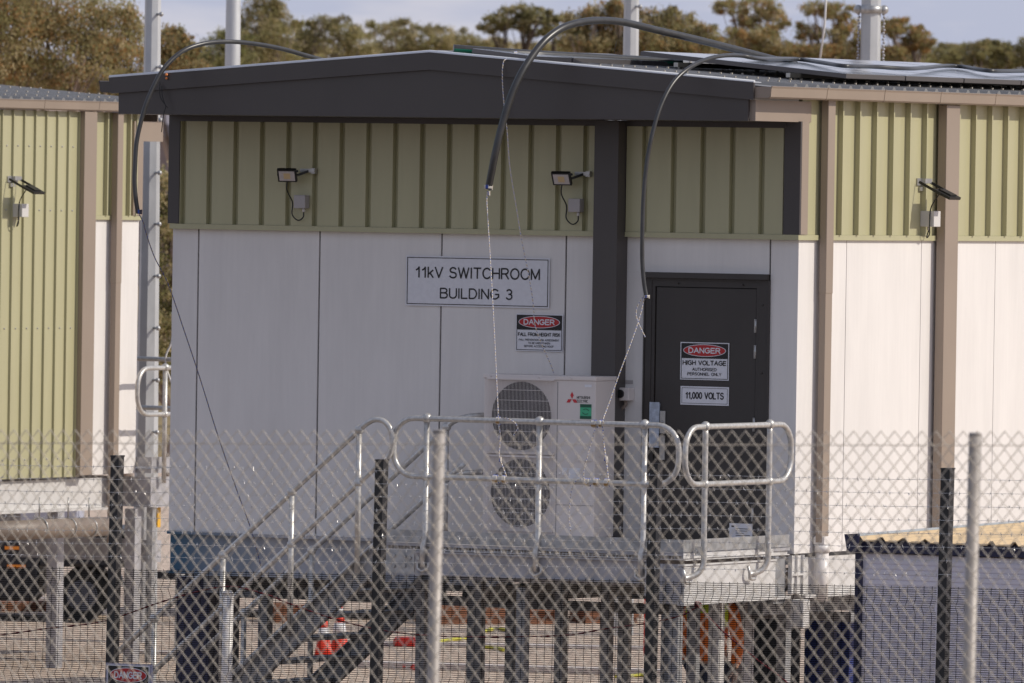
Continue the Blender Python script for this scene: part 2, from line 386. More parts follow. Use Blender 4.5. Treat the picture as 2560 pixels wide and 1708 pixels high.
rc=MB(); rc.prism([(RX-.12,roofz(RX-.12)+.02),(RX,RZ+.035),(RX+.12,roofz(RX+.12)+.02),(RX+.12,roofz(RX+.12)+.012),(RX,RZ+.027),(RX-.12,roofz(RX-.12)+.012)],'Y',FY+.1,LEN+.5); rc.build('ridge_cap',M['roof'],B)
# gutters
def gutter(x0,x1,ya,yb,name,par,z=5.578,sign=1,m=None):
    gb=MB(); q=lambda x:x0+(x-0)*sign
    prof=[(q(0),z+.09),(q(.006),z+.004),(q(.02),z-.002),(q(.128),z-.002),(q(.142),z+.010),(q(.150),z+.078),(q(.158),z+.094),(q(.146),z+.097),(q(.140),z+.080),(q(.130),z+.012),(q(.015),z+.010),(q(.012),z+.09)]
    gb.prism(prof,'Y',ya,yb)
    y=ya+.95
    while y<yb:
        gb.prism([(q(.120),z-.003),(q(.130),z-.005),(q(.145),z+.009),(q(.153),z+.078),(q(.161),z+.098),(q(.150),z+.099),(q(.148),z+.078),(q(.138),z+.012)],'Y',y,y+.018); y+=1.0
    gb.prism([(q(0),z),(q(.13),z+.001),(q(.155),z+.09),(q(0),z+.09)],'Y',ya-.004,ya-.001)
    return gb.build(name,m or M['taupe'],par)
gutter(.0225,0,FY+.13-.13,LEN,'gutter',B,z=5.568)
gutter(-6.03,0,FY-.02,LEN,'gutter',B,z=5.562,sign=-1,m=M['fascia'])
# right side downpipe and column
DA=at(2069,450,X=.095).y; DB=at(2087,450,X=.095).y
dp=MB(); dp.box(.03,.095,DA,DB,4.0,5.57,bev=.006); dp.box(.033,.092,DA+.003,DB-.003,1.98,4.02,bev=.006)
d1=dp.build('downpipe',M['taupe'],B)
DM=(DA+DB)/2; dv=MB(); dv.box(.012,.112,DM-.055,DM+.055,1.965,2.03,bev=.006); dv.tube([(.066,DM,1.964),(.066,DM,1.90)],.064,18); dv.tube([(.066,DM,1.899),(.066,DM,1.50)],.055,18); dv.build('drain_pipe',M['pvc'],d1)
CA=at(2365,450,X=.11).y; CB=at(2398,450,X=.11).y
cl=MB(); cl.box(.0285,.11,CA,CB,1.55,5.56,bev=.005); cl.build('side_column',M['taupe'],B)
# floor beams
fbm=MB(); fbm.box(WL,-2.76,.03,.10,1.56,1.893); fbm.box(WL,-2.76,-.03,.10,1.535,1.56); fbm.box(WL,-2.76,-.03,.03,1.868,1.8935)
fbm.build('front_floor_beam',M['bluebeam'],B)
rbm=MB(); rbm.box(-.06,-.012,.12,LEN,1.56,1.86); rbm.box(-.06,.05,.12,LEN,1.535,1.558); rbm.build('side_floor_beam',M['galvlight'],B)
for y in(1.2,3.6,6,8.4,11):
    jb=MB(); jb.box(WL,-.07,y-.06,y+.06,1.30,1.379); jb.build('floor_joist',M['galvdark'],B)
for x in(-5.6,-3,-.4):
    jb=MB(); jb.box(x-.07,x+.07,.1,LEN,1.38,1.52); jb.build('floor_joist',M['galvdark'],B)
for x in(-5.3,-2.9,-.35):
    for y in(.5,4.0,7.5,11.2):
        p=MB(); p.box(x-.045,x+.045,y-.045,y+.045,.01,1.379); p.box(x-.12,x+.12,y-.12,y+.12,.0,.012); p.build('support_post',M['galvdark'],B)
q=MB()
for px in(1979,1993,2008):
    y_=at(px,1440,X=.03).y; q.box(.0,.035,y_-.006,y_+.006,1.57,1.885)
ya_=at(1979,1440,X=.03).y; yb_=at(2008,1440,X=.03).y; q.box(.001,.012,ya_+.0065,yb_-.0065,1.575,1.88); q.box(.013,.034,ya_+.0065,yb_-.0065,1.72,1.735); q.build('corner_stiffener',M['galvlight'],B)
q=MB(); q.box(-.11,-.02,-.30,-.10,1.50,1.86); q.build('corner_stub',M['galvdark'],B)
# door
df=MB(); df.box(-1.40,-.268,-.012,.05,4.085,4.145); df.box(-1.415,-.262,-.05,.0,4.105,4.15); df.box(-1.40,-1.345,-.012,.05,1.96,4.085); df.box(-.345,-.268,-.012,.05,1.96,4.085)
df.box(-1.345,-1.315,-.006,.05,1.96,4.035); df.box(-.375,-.345,-.006,.05,1.96,4.035); df.box(-1.345,-.345,-.006,.05,4.035,4.085)
df.box(-1.415,-1.402,-.02,.02,1.96,4.10); df.box(-.266,-.25,-.02,.02,1.96,4.10)
for x in(-1.1,-.5): df.ball((x,-.016,4.060),.008)
for z in(3.9,3.35,2.8,2.3): df.ball((-.315,-.012,z),.009)
do=df.build('door_frame',M['door'],B)
dl=MB(); dl.box(-1.309,-.381,.004,.045,1.97,4.029,bev=.004); door=dl.build('door',M['door'],B)
for z in(3.73,3.52,2.93,2.2):
    h=MB(); h.tube([(-.381,-.004,z-.055),(-.381,-.004,z+.055)],.009,8); 
    h.box(-.396,-.366,-.002,.003,z-.055,z+.055); h.build('hinge',M['steel'],door)
h=MB(); h.box(-1.253,-1.203,-.012,.003,2.62,3.02,bev=.003); h.ball((-1.228,-.014,2.93),.012); h.build('lock_plate',M['steel'],door)
h=MB(); h.box(-1.345,-1.255,-.02,-.013,2.72,3.09); h.box(-1.345,-1.255,-.0129,-.004,3.0,3.08); h.build('latch_guard',M['film'],door)
h=MB(); h.tube(smooth_path([(-1.228,-.012,2.83),(-1.228,-.05,2.83),(-1.20,-.058,2.83),(-1.09,-.058,2.83),(-1.075,-.05,2.83)],4),.009,8); h.build('handle',M['black'],door)

# ------------------------------------------------------------------ writing
def arc(cx,cy,rx,ry,a0,a1,n=10): return [(cx+rx*math.cos(R(a0+(a1-a0)*i/n)),cy+ry*math.sin(R(a0+(a1-a0)*i/n))) for i in range(n+1)]
GL={ # width, strokes on a unit-high cell, one line weight as on a plain sans serif
'A':(.68,[[(0,0),(.34,1),(.68,0)],[(.12,.36),(.56,.36)]]),'B':(.60,[[(0,0),(0,1),(.34,1)]+arc(.34,.765,.22,.235,90,-90)+[(0,.53)],[(.34,.53)]+arc(.36,.265,.24,.265,90,-90)+[(0,0)]]),
'C':(.66,[arc(.35,.5,.35,.5,42,318,18)]),'D':(.62,[[(0,0),(0,1),(.27,1)]+arc(.27,.5,.35,.5,90,-90,14)+[(0,0)]]),
'E':(.56,[[(.56,1),(0,1),(0,0),(.56,0)],[(0,.53),(.50,.53)]]),'F':(.54,[[(.54,1),(0,1),(0,0)],[(0,.52),(.46,.52)]]),
'G':(.70,[arc(.36,.5,.36,.5,45,322,18)+[(.70,.2),(.70,.48),(.40,.48)]]),'H':(.60,[[(0,0),(0,1)],[(.60,0),(.60,1)],[(0,.53),(.60,.53)]]),
'I':(.06,[[(.03,0),(.03,1)]]),'K':(.60,[[(0,0),(0,1)],[(.58,1),(0,.38)],[(.20,.60),(.60,0)]]),'L':(.50,[[(0,1),(0,0),(.50,0)]]),
'M':(.70,[[(0,0),(0,1),(.35,.08),(.70,1),(.70,0)]]),'N':(.60,[[(0,0),(0,1),(.60,0),(.60,1)]]),'O':(.72,[arc(.36,.5,.36,.5,90,450,24)]),
'P':(.58,[[(0,0),(0,1),(.34,1)]+arc(.34,.735,.24,.265,90,-90)+[(0,.47)]]),'R':(.62,[[(0,0),(0,1),(.36,1)]+arc(.36,.745,.22,.255,90,-90)+[(0,.49)],[(.34,.49),(.62,0)]]),
'S':(.58,[arc(.30,.745,.26,.255,25,225,12)+arc(.29,.265,.29,.265,60,-160,14)]),'T':(.62,[[(0,1),(.62,1)],[(.31,1),(.31,0)]]),
'U':(.60,[[(0,1)]+arc(.30,.32,.30,.32,180,360,14)+[(.60,1)]]),'V':(.64,[[(0,1),(.32,0),(.64,1)]]),'W':(.92,[[(0,1),(.23,0),(.46,1),(.69,0),(.92,1)]]),
'Y':(.62,[[(0,1),(.31,.45),(.62,1)],[(.31,.45),(.31,0)]]),'X':(.60,[[(0,1),(.6,0)],[(0,0),(.6,1)]]),'Z':(.58,[[(0,1),(.58,1),(0,0),(.58,0)]]),
'k':(.44,[[(0,0),(0,1)],[(.42,.70),(0,.30)],[(.15,.45),(.44,0)]]),'1':(.36,[[(.04,.72),(.16,.80),(.26,.92),(.29,1),(.29,0)]]),
'3':(.50,[arc(.25,.755,.22,.245,150,-90,12)+arc(.25,.27,.25,.27,90,-155,14)]),'0':(.50,[arc(.25,.5,.25,.5,90,450,20)]),',':(.10,[[(.06,.06),(.06,-.02),(.0,-.14)]]),' ':(.26,[])}
def text_mesh(body,x0,x1,z0,z1,Y,material,parent,name='lettering',bold=0,wt=None):
    o=MB(); pen=0; H=z1-z0; wt=(wt or (.135+bold*3.2))*H
    tot=sum(GL[c][0]+.20 for c in body)-.20; kx=((x1-x0)-wt)/(tot); kz=H-wt
    seg=0
    for c in body:
        w_,st_=GL[c]
        for pl in st_:
            P_=[Vector((x0+wt/2+(pen+a_)*kx,z0+wt/2+b__*kz)) for a_,b__ in pl]
            for p_,q_ in zip(P_[:-1],P_[1:]):
                d=(q_-p_); 
                if d.length<1e-7: continue
                e=Vector((-d.y,d.x)).normalized()*wt/2; x_=d.normalized()*wt*.28; yy=Y-.00012*(seg%5); seg+=1
                o.quad((p_.x-x_.x+e.x,yy,p_.y-x_.y+e.y),(q_.x+x_.x+e.x,yy,q_.y+x_.y+e.y),(q_.x+x_.x-e.x,yy,q_.y+x_.y-e.y),(p_.x-x_.x-e.x,yy,p_.y-x_.y-e.y))
        pen+=w_+.20
    return o.build(name,material,parent)
def ell(mb,cx,cz,rx,rz,y0,y1,m=0,n=36):
    mb.prism([(cx+rx*math.cos(2*math.pi*i/n),cz+rz*math.sin(2*math.pi*i/n)) for i in range(n)],'Y',y0,y1,m)
def frame(mb,x0,x1,z0,z1,t,y0,y1,m=0):
    mb.box(x0,x1,y0,y1,z0,z0+t,m); mb.box(x0,x1,y0,y1,z1-t,z1,m); mb.box(x0,x0+t,y0,y1,z0+t,z1-t,m); mb.box(x1-t,x1,y0,y1,z0+t,z1-t,m)
def sign(loc,x0,x1,z0,z1,Y,label,name='wall_sign'):
    o=thing(name,loc,label,'sign')
    p=MB(); p.box(x0,x1,Y-.003,Y,z0,z1); p.build('plate',M['signw'],o); return o
s1=sign((-2.99,-.02,3.84),-3.675,-2.305,3.832,4.246,-.010,'large white sign reading switchroom building 3 across a wall joint')
k=MB(); frame(k,-3.662,-2.318,3.845,4.233,.006,-.0155,-.0135); k.build('border',M['signk'],s1)
text_mesh('11kV SWITCHROOM',-3.585,-2.395,4.062,4.158,-.0155,M['signk'],s1)
text_mesh('BUILDING 3',-3.345,-2.652,3.895,3.985,-.0155,M['signk'],s1)
def danger(x0,x1,z0,z1,Y,lines,label,name='danger_sign'):
    o=sign(((x0+x1)/2,Y,z0),x0,x1,z0,z1,Y,label,name); W=x1-x0; H=z1-z0; zt=z1-.41*H
    k=MB(); k.box(x0+.008,x1-.008,Y-.0045,Y-.0032,zt,z1-.008); frame(k,x0+.008,x1-.008,z0+.008,zt-.0005,.005,Y-.0045,Y-.0032); k.build('black_field',M['signk'],o)
    cx=(x0+x1)/2; cz=(zt+z1-.006)/2
    e=MB(); ell(e,cx,cz,W*.44,H*.165,Y-.006,Y-.0047,0); e.build('oval_rim',M['signw'],o)
    e=MB(); ell(e,cx,cz,W*.425,H*.148,Y-.0075,Y-.0062,0); e.build('red_oval',M['signr'],o)
    text_mesh('DANGER',cx-W*.33,cx+W*.33,cz-H*.078,cz+H*.078,Y-.0085,M['signw'],o,bold=.015)
    for (tx,w_,a,b_,bd) in lines: text_mesh(tx,cx-W*w_/2,cx+W*w_/2,z0+H*a,z0+H*b_,Y-.0055,M['signk'],o,bold=bd)
    return o
danger(-2.617,-2.172,3.480,3.785,-.010,[('FALL FROM HEIGHT RISK',.90,.40,.50,.012),('FALL PREVENTION RISK ASSESSMENT',.86,.275,.33,.005),('TO BE UNDERTAKEN',.47,.19,.245,.005),('BEFORE ACCESSING ROOF',.63,.105,.16,.005)],'danger sign about fall from height risk, on the white wall above the air conditioner')
p0=at(1702,855,Y=0);p1=at(1822,952,Y=0)
danger(p0.x,p1.x,p1.z,p0.z,.000,[('HIGH VOLTAGE',.90,.39,.52,.016),('AUTHORISED',.50,.24,.325,.008),('PERSONNEL ONLY',.70,.115,.20,.008)],'danger high voltage sign on the dark door')
p0=at(1702,965,Y=0);p1=at(1822,1015,Y=0)
s3=sign((p0.x,.0,p1.z),p0.x,p1.x,p1.z,p0.z,.0,'white 11,000 volts plate on the dark door below the red danger oval','voltage_sign')
k=MB(); frame(k,p0.x+.012,p1.x-.012,p1.z+.012,p0.z-.012,.003,-.0045,-.0032); k.build('border',M['signk'],s3)
W=p1.x-p0.x; H=p0.z-p1.z
text_mesh('11,000 VOLTS',p0.x+W*.1,p1.x-W*.1,p1.z+H*.32,p0.z-H*.30,-.0045,M['signk'],s3,bold=.012)
p0=at(1824,1308,Y=0);p1=at(1881,1350,Y=0)
s4=sign((p0.x,0,p1.z),p0.x,p1.x,p1.z-.06,p0.z,.0,'small grey notice sheet at the foot of the dark door','notice')
k=MB()
for i in range(7): k.box(p0.x+.06,p1.x-.02-.03*(i%3),-.0045,-.0032,p0.z-.045-i*.018,p0.z-.04-i*.018)
k.box(p0.x+.02,p0.x+.045,-.0045,-.0032,p0.z-.03,p0.z-.018); k.build('printed_lines',M['signk'],s4)

# ------------------------------------------------------------------ air conditioner
AY=-.55; AX0,AX1=-2.597,-1.553; AZ0,AZ1=1.99,3.296
A=thing('air_conditioner',((AX0+AX1)/2,AY+.16,1.95),'tall ivory two-fan air conditioner outdoor unit on the steel platform','air conditioner')
c=MB(); c.box(AX0,AX1,AY,AY+.33,AZ0,AZ1-.035,bev=.006); c.build('casing',M['acwhite'],A)
c=MB(); c.box(AX0-.008,AX1+.008,AY-.01,AY+.34,AZ1-.035,AZ1,bev=.006)
for x in(AX0+.07,AX0+.52,AX1-.22): c.ball((x,AY-.010,AZ1-.018),.008)
c.build('lid',M['acwhite'],A)
gx0,gx1=AX0+.052,AX0+.66
for zc in(AZ1-.335,AZ1-.965):
    s=MB(); n=48; cx=(gx0+gx1)/2; rr=.278
    # dark fan opening set just proud of the casing front, behind the wire grille
    s.prism([(cx+rr*math.cos(2*math.pi*i/n),zc+rr*math.sin(2*math.pi*i/n)) for i in range(n)],'Y',AY-.004,AY-.001)
    op=s.build('fan_opening',M['dark'],A)
    f=MB()
    for q in range(3):
        a0=q*2.094+.5
        pts=[(cx,zc)]+[(cx+.25*math.cos(a0+t*.18),zc+.25*math.sin(a0+t*.18)) for t in range(6)]
        f.prism(pts,'Y',AY-.008,AY-.0055)
    f.prism([(cx+.05*math.cos(2*math.pi*i/16),zc+.05*math.sin(2*math.pi*i/16)) for i in range(16)],'Y',AY-.014,AY-.0085); f.build('fan',M['fan'],op)
    gmb=MB(); x=gx0
    while x<=gx1+1e-6:
        gmb.box(x-.0012,x+.0012,AY-.03,AY-.0275,zc-.295,zc+.295); x+=.0128
    for i in range(8):
        z=zc-.295+i*.59/7; gmb.box(gx0-.01,gx1+.01,AY-.0335,AY-.0305,z-.0018,z+.0018)
    gmb.box(gx0-.012,gx1+.012,AY-.03,AY-.001,zc+.296,zc+.308); gmb.box(gx0-.012,gx1+.012,AY-.03,AY-.001,zc-.31,zc-.296)
    gmb.build('grille',M['acwhite'],A)
s=MB()
s.box(AX1-.355,AX1-.350,AY-.0015,AY-.0002,AZ0+.01,AZ1-.05); s.box(AX1-.35,AX1,AY-.0015,AY-.0002,AZ0+.255,AZ0+.259)
s.build('panel_seam',mat('seam_grey',(.2,.19,.19),.6),A)
s=MB(); s.box(AX1-.16,AX1-.02,AY-.012,AY-.001,AZ0+.62,AZ0+.70); s.build('pipe_cover',M['acwhite'],A)
s=MB(); s.box(AX1-.24,AX1-.13,AY-.003,AY-.001,AZ0+.44,AZ0+.56); s.box(AX1-.30,AX1-.25,AY-.003,AY-.001,AZ0+.50,AZ0+.56); s.build('rating_label',M['signw'],A)
s=MB(); s.box(AX1-.10,AX1-.035,AY-.003,AY-.001,AZ1-.087,AZ1-.065); s.build('small_label',M['signw'],A)
# emblem: three diamonds
lx,lz=AX1-.218,AZ1-.186; q=MB(); a=.031
def rhomb(cx,cz,ang):
    d=Vector((math.cos(ang),math.sin(ang))); e=Vector((-d.y,d.x)); pts=[Vector((cx,cz)),Vector((cx,cz))+d*a*.9+e*a*.5,Vector((cx,cz))+d*a*1.8,Vector((cx,cz))+d*a*.9-e*a*.5]
    q.prism([(p.x,p.y) for p in pts],'Y',AY-.003,AY-.001)
for an in(90,210,330): rhomb(lx+.003*math.cos(R(an)),lz+.003*math.sin(R(an)),R(an))
q.build('emblem',M['signr2'],A)
text_mesh('MITSUBISHI',lx+.045,lx+.168,lz+.004,lz+.026,AY-.002,M['signk'],A)
text_mesh('ELECTRIC',lx+.045,lx+.150,lz-.026,lz-.004,AY-.002,M['signk'],A)
sx0,sx1,sz0,sz1=AX1-.140,AX1-.035,AZ1-.345,AZ1-.225
q=MB(); q.box(sx0,sx1,AY-.003,AY-.001,sz0,sz1); st=q.build('sticker',M['stgreen'],A)
q=MB(); q.box(sx0,sx1,AY-.0045,AY-.0032,sz1-.026,sz1); q.build('sticker_band',M['stdark'],st); q=MB(); q.box(sx0,sx1,AY-.0045,AY-.0032,sz0,sz0+.024); q.build('sticker_band',M['stdark'],st)
q=MB(); 
for sg in(1,-1):
    cxs=(sx0+sx1)/2;czs=(sz0+sz1)/2
    q.tube([(cxs+sg*.03*math.cos(t),AY-.004,czs+sg*.022*math.sin(t)) for t in[.3+i*.35 for i in range(7)]],.0022,5)
q.build('arrow',M['signk'],st)
q=MB()
for x in(AX0+.15,AX1-.15): q.box(x-.03,x+.03,AY-.02,AY+.35,1.955,1.989)
q.build('feet',M['galvdull'],A)
s=MB()
for i in range(9): s.box(AX1-.002,AX1+.005,AY+.08,AY+.24,AZ0+.30+i*.05,AZ0+.308+i*.05)
s.build('side_louvres',M['acwhite'],A)
# isolator on the column side
I=thing('isolator_switch',(-1.52,-.05,3.1),'grey rotary isolator switch box on the wall between the air conditioner and the door','switch')
p0=at(1541,969,Y=-.10)
i=MB(); i.box(p0.x,p0.x+.115,-.10,-.001,p0.z-.105,p0.z,bev=.006); ib=i.build('box',M['acwhite'],I)
i=MB(); i.tube([(p0.x+.04,-.10,p0.z-.05),(p0.x+.04,-.125,p0.z-.05)],.034,18); i.build('knob',M['black'],I)
i=MB(); i.tube(smooth_path([(p0.x+.06,-.05,p0.z-.105),(p0.x+.06,-.05,p0.z-.14),(p0.x+.03,-.05,p0.z-.165),(p0.x-.03,-.05,p0.z-.165)],4),.015,8); i.build('conduit',M['pipebrown'],I)
i=MB(); i.box(p0.x+.02,p0.x+.10,-.004,-.001,p0.z+.03,p0.z+.06); i.build('label',M['greybox'],I)

# ------------------------------------------------------------------ floodlights with junction boxes
def fl_front(px,py,label,yaw):
    o=thing('floodlight',at(px,py,Y=-.053),label,'floodlight','wall floodlights')
    O=Vector(o.location)
    b=MB(); b.box(O.x-.0,O.x+.135,O.y-.045,O.y-.040,O.z+.01,O.z+.04); b.box(O.x+.10,O.x+.14,O.y-.04,O.y,O.z,O.z+.045); b.build('bracket',M['steel'],o)
    ca,sa=math.cos(yaw),math.sin(yaw)
    X=Vector((ca,sa,0)); nrm=Vector((sa*.9,-ca*.9,-.62)).normalized(); U=nrm.cross(X).normalized()
    if U.z<0: U=-U
    c=O+Vector((-.06,-.15,-.015))
    b=MB(); b.obox(c,X*.080,U*.060,nrm*.014); b.obox(c-nrm*.022,X*.06,U*.05,nrm*.008); hd=b.build('housing',M['black'],o)
    b=MB(); b.obox(c+nrm*.0155,X*.066,U*.047,nrm*.001); b.build('glass',M['lampglass'],hd)
    b=MB(); b.obox(c+nrm*.0175,X*.028,U*.028,nrm*.0006); b.build('light_chips',M['lampchip'],hd)
    for s_ in(-1,1):
        b=MB(); b.bar(O+Vector((.03+.05*s_,-.043,.02)),c+X*.085*s_,.006,.02); b.build('yoke_arm',M['black'],o)
    q=O+Vector((.0,-.0,-.29))
    b=MB(); b.box(q.x-.04,q.x+.07,q.y-.075,q.y-.001,q.z-.0,q.z+.11,bev=.005); jb_=b.build('junction_box',M['greybox'],o)
    b=MB(); b.tube([(q.x+.035,q.y-.035,q.z),(q.x+.035,q.y-.035,q.z-.03)],.012,8); b.build('gland',M['whitebox'],jb_)
    b=MB(); b.tube(smooth_path([c-nrm*.03-U*.03,c+Vector((-.02,.03,-.12)),q+Vector((-.085,-.02,.05)),q+Vector((-.08,-.03,-.05)),q+Vector((-.02,-.035,-.10)),q+Vector((.03,-.035,-.075)),q+Vector((.035,-.035,-.03))],6),.0055,6); b.build('cable',M['cable'],o)
    return o
fl_front(757,434,'floodlight on the shaded olive cladding, the one nearer the gable fascia left end',R(20))
fl_front(1443,442,'floodlight on the shaded olive cladding beside the dark front column',R(12))
def fl_side(O,label):
    O=Vector(O)
    o=thing('floodlight',O,label,'floodlight','wall floodlights')
    b=MB(); b.box(O.x,O.x+.012,O.y-.09,O.y+.09,O.z-.03,O.z+.03); b.box(O.x,O.x+.05,O.y-.02,O.y+.10,O.z-.012,O.z+.028); b.box(O.x+.001,O.x+.02,O.y-.05,O.y+.03,O.z-.075,O.z-.04); b.build('bracket',M['steel'],o)
    c=O+Vector((.23,.02,-.10)); X=Vector((0,1,0)); D_=Vector((math.cos(R(24)),0,-math.sin(R(24)))); N=Vector((-math.sin(R(24)),0,-math.cos(R(24))))
    b=MB(); b.obox(c,X*.10,D_*.085,N*.011); b.obox(c-N*.018,X*.055,D_*.06,N*.006); hd=b.build('housing',M['black'],o)
    for s_ in(-.09,-.03,.03,.09): pass
    b=MB(); b.obox(c+N*.012,X*.08,D_*.07,N*.001); b.build('glass',M['lampglass'],hd)
    for s_ in(-1,1):
        b=MB(); b.bar(O+Vector((.03,s_*.095,0)),c+X*.105*s_,.006,.022); b.build('yoke_arm',M['black'],o)
    q=O+Vector((.0,.02,-.36))
    b=MB(); b.box(q.x,q.x+.13,q.y-.03,q.y+.09,q.z-.01,q.z+.12,bev=.005); jb_=b.build('junction_box',M['whitebox'],o)
    b=MB(); b.tube([(q.x+.05,q.y+.03,q.z-.01),(q.x+.05,q.y+.03,q.z-.04)],.012,8); b.build('gland',M['whitebox'],jb_)
    b=MB(); b.tube(smooth_path([c-N*.03-D_*.05,O+Vector((.10,.0,-.2)),q+Vector((.10,-.05,.02)),q+Vector((.09,-.03,-.07)),q+Vector((.05,.0,-.10)),q+Vector((.05,.03,-.04))],6),.0055,6); b.build('cable',M['cable'],o)
    return o
fl_side(at(2303,455,X=.0045),'floodlight over a white box on the sunlit cladding at the right')

# ------------------------------------------------------------------ access platform
PY=-1.85; PX0=-2.75
P=thing('access_platform',(-1.4,-.9,0),'galvanised steel landing with toe plates and looped rails before the dark door','platform')
b=MB(); b.box(PX0,.0,PY,PY+.006,1.955,2.055); b.box(-.006,.0,PY+.006,-.08,1.9555,2.0545); b.build('toe_plate',M['galv'],P)
b=MB(); b.box(PX0,-.01,PY+.01,-.05,1.925,1.95); b.build('grating_top',M['galvdull'],P)
b=MB(); y=PY+.03
x=PX0+.02
while x<-.03: b.box(x-.002,x+.002,PY+.02,-.06,1.895,1.924); x+=.03
b.box(PX0,0.005,PY+.001,PY+.009,1.893,1.899); b.box(-.004,.015,PY+.01,-.10,1.890,1.897); b.box(-.012,-.004,PY+.01,-.34,1.905,1.945); b.build('grating_bars',M['galvlight'],P)
b=MB(); b.box(-2.46,-.33,PY,PY+.012,1.71,1.872); b.box(-2.46,-.33,PY-.03,PY+.06,1.873,1.885); b.box(-2.46,-.33,PY-.02,PY+.06,1.698,1.709); b.build('front_beam',M['galvdull'],P)
b=MB(); b.box(-.012,.0,PY+.02,-.31,1.56,1.845); b.box(-.05,.012,PY+.0,-.06,1.535,1.557); b.box(-.05,.012,PY,-.31,1.847,1.86); b.build('side_beam',M['galvlight'],P)
b=MB(); b.box(-.325,-.014,PY+.012,PY+.022,1.54,1.86); b.box(-.18,-.165,PY-.04,PY+.011,1.56,1.86); b.box(-.33,-.31,PY-.03,PY+.05,1.60,1.86); b.build('corner_bracket',M['galvdull'],P)
b=MB(); b.box(PX0,-2.47,PY,PY+.012,1.70,1.893)
for x,z in((-2.66,1.845),(-2.66,1.76),(-2.56,1.84),(-2.56,1.765),(-2.51,1.83),(-2.43,1.83),(-2.43,1.77)): b.tube([(x,PY-.014,z),(x,PY,z)],.016,6)
b.build('splice_plate',M['galv'],P)
b=MB(); b.box(-2.7,-.05,-.9,-.84,1.62,1.88); b.box(-2.7,-.05,-.22,-.16,1.62,1.88); b.build('cross_beams',M['galvdull'],P)
for (px,Y) in((1056,-1.1),(1307,-1.70),(1690,-1.70),(1197,-.5),(1403,-.3),(1518,-.3),(1734,-.6)):
    x=at(px,1550,Y=Y).x
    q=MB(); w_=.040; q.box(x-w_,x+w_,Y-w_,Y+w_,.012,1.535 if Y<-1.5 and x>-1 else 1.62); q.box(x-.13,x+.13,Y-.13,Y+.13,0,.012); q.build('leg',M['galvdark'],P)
def rail_loop(p0,p1,zt,zm,r=.2,n=6):
    """rounded rectangle from p0 to p1 (horizontal), between heights"""
    a=Vector((p0[0],p0[1],0)); b=Vector((p1[0],p1[1],0)); d=(b-a).normalized(); Lh=(b-a).length; path=[]
    def pt(u,z): q=a+d*u; return Vector((q.x,q.y,z))
    for (cu,cz,a0) in((Lh-r,zt-r,0),(r,zt-r,90),(r,zm+r,180),(Lh-r,zm+r,270)):
        for i in range(n+1): t=R(a0+90*i/n); path.append(pt(cu+r*math.cos(t),cz+r*math.sin(t)))
    return path
RR=.0235
b=MB(); b.tube(rail_loop((-2.677,PY),(-.056,PY),2.955,2.487,.19),RR,12,closed=True); fr=b.build('front_rail',M['tubesteel'],P)
for x in(-2.372,-1.328,-.367):
    b=MB(); b.tube([(x,PY-.0,2.955),(x,PY,2.0),(x,PY-.035,1.93),(x,PY-.035,1.76)],RR,12)
    b.ball((x,PY,2.958),.041,sc=(1,1,1.05)); b.ball((x,PY,2.487),.038)
    b.tube([(x-.05,PY-.03,1.80),(x-.05,PY-.03,1.75),(x,PY-.05,1.725),(x+.05,PY-.03,1.75),(x+.05,PY-.03,1.80)],.012,6)
    b.build('rail_post',M['tubesteel'],P)
b=MB(); b.tube(rail_loop((.08,-1.992),(.08,-.222),2.95,2.495,.19),RR,12,closed=True); b.build('side_rail',M['tubesteel'],P)
for y in(-1.663,-.59):
    b=MB(); b.tube(smooth_path([(.08,y,2.95),(.08,y,2.4),(.08,y,2.0),(.08,y,1.87),(.05,y-.03,1.79),(-.0,y-.10,1.755),(-.03,y-.16,1.75)],5),RR,12)
    b.ball((.08,y,2.953),.041); b.ball((.08,y,2.495),.040)
    b.box(.02,.075,y-.035,y-.028,1.93,2.0); b.tube([(.03,y-.05,1.96),(.03,y-.01,1.96)],.017,6)
    b.tube(smooth_path([(.03,y-.24,1.82),(.05,y-.25,1.77),(.04,y-.22,1.72),(.04,y-.14,1.715)],4),.014,6)
    b.build('rail_post',M['tubesteel'],P)

# ------------------------------------------------------------------ stair
ST=thing('stairway',(-4,-1.2,0),'galvanised steel stair with tube handrails going down from the landing','stairs')
SS=.849; 
def stz(x): return 1.904+(x+2.868)*SS
for Y in(PY+.0,-.50):
    b=MB(); x0,x1=-2.80,-5.02
    b.prism([(x0,1.895),(-2.868,1.904),(x1,stz(x1)),(x1,stz(x1)-.26),(x0,stz(x0)-.255)],'Y',Y,Y+.010)
    b.prism([(-2.868,1.905),(x1,stz(x1)+.001),(x1,stz(x1)-.011),(-2.868,1.893)],'Y',Y-.05,Y-.0005)
    b.prism([(-2.868,1.905-.245),(x1,stz(x1)+.001-.245),(x1,stz(x1)-.257),(-2.868,1.893-.245)],'Y',Y-.05,Y-.0005)
    for x in(-2.93,-3.01,-3.9,-4.0): b.tube([(x,Y-.012,stz(x)-.16),(x,Y,stz(x)-.16)],.014,6)
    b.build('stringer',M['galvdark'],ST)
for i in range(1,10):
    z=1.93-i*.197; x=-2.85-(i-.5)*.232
    b=MB(); b.box(x-.13,x+.12,PY+.012,-.502,z-.03,z); b.box(x-.135,x-.131,PY+.012,-.502,z-.035,z+.002); b.build('tread',M['galvdark'],ST)
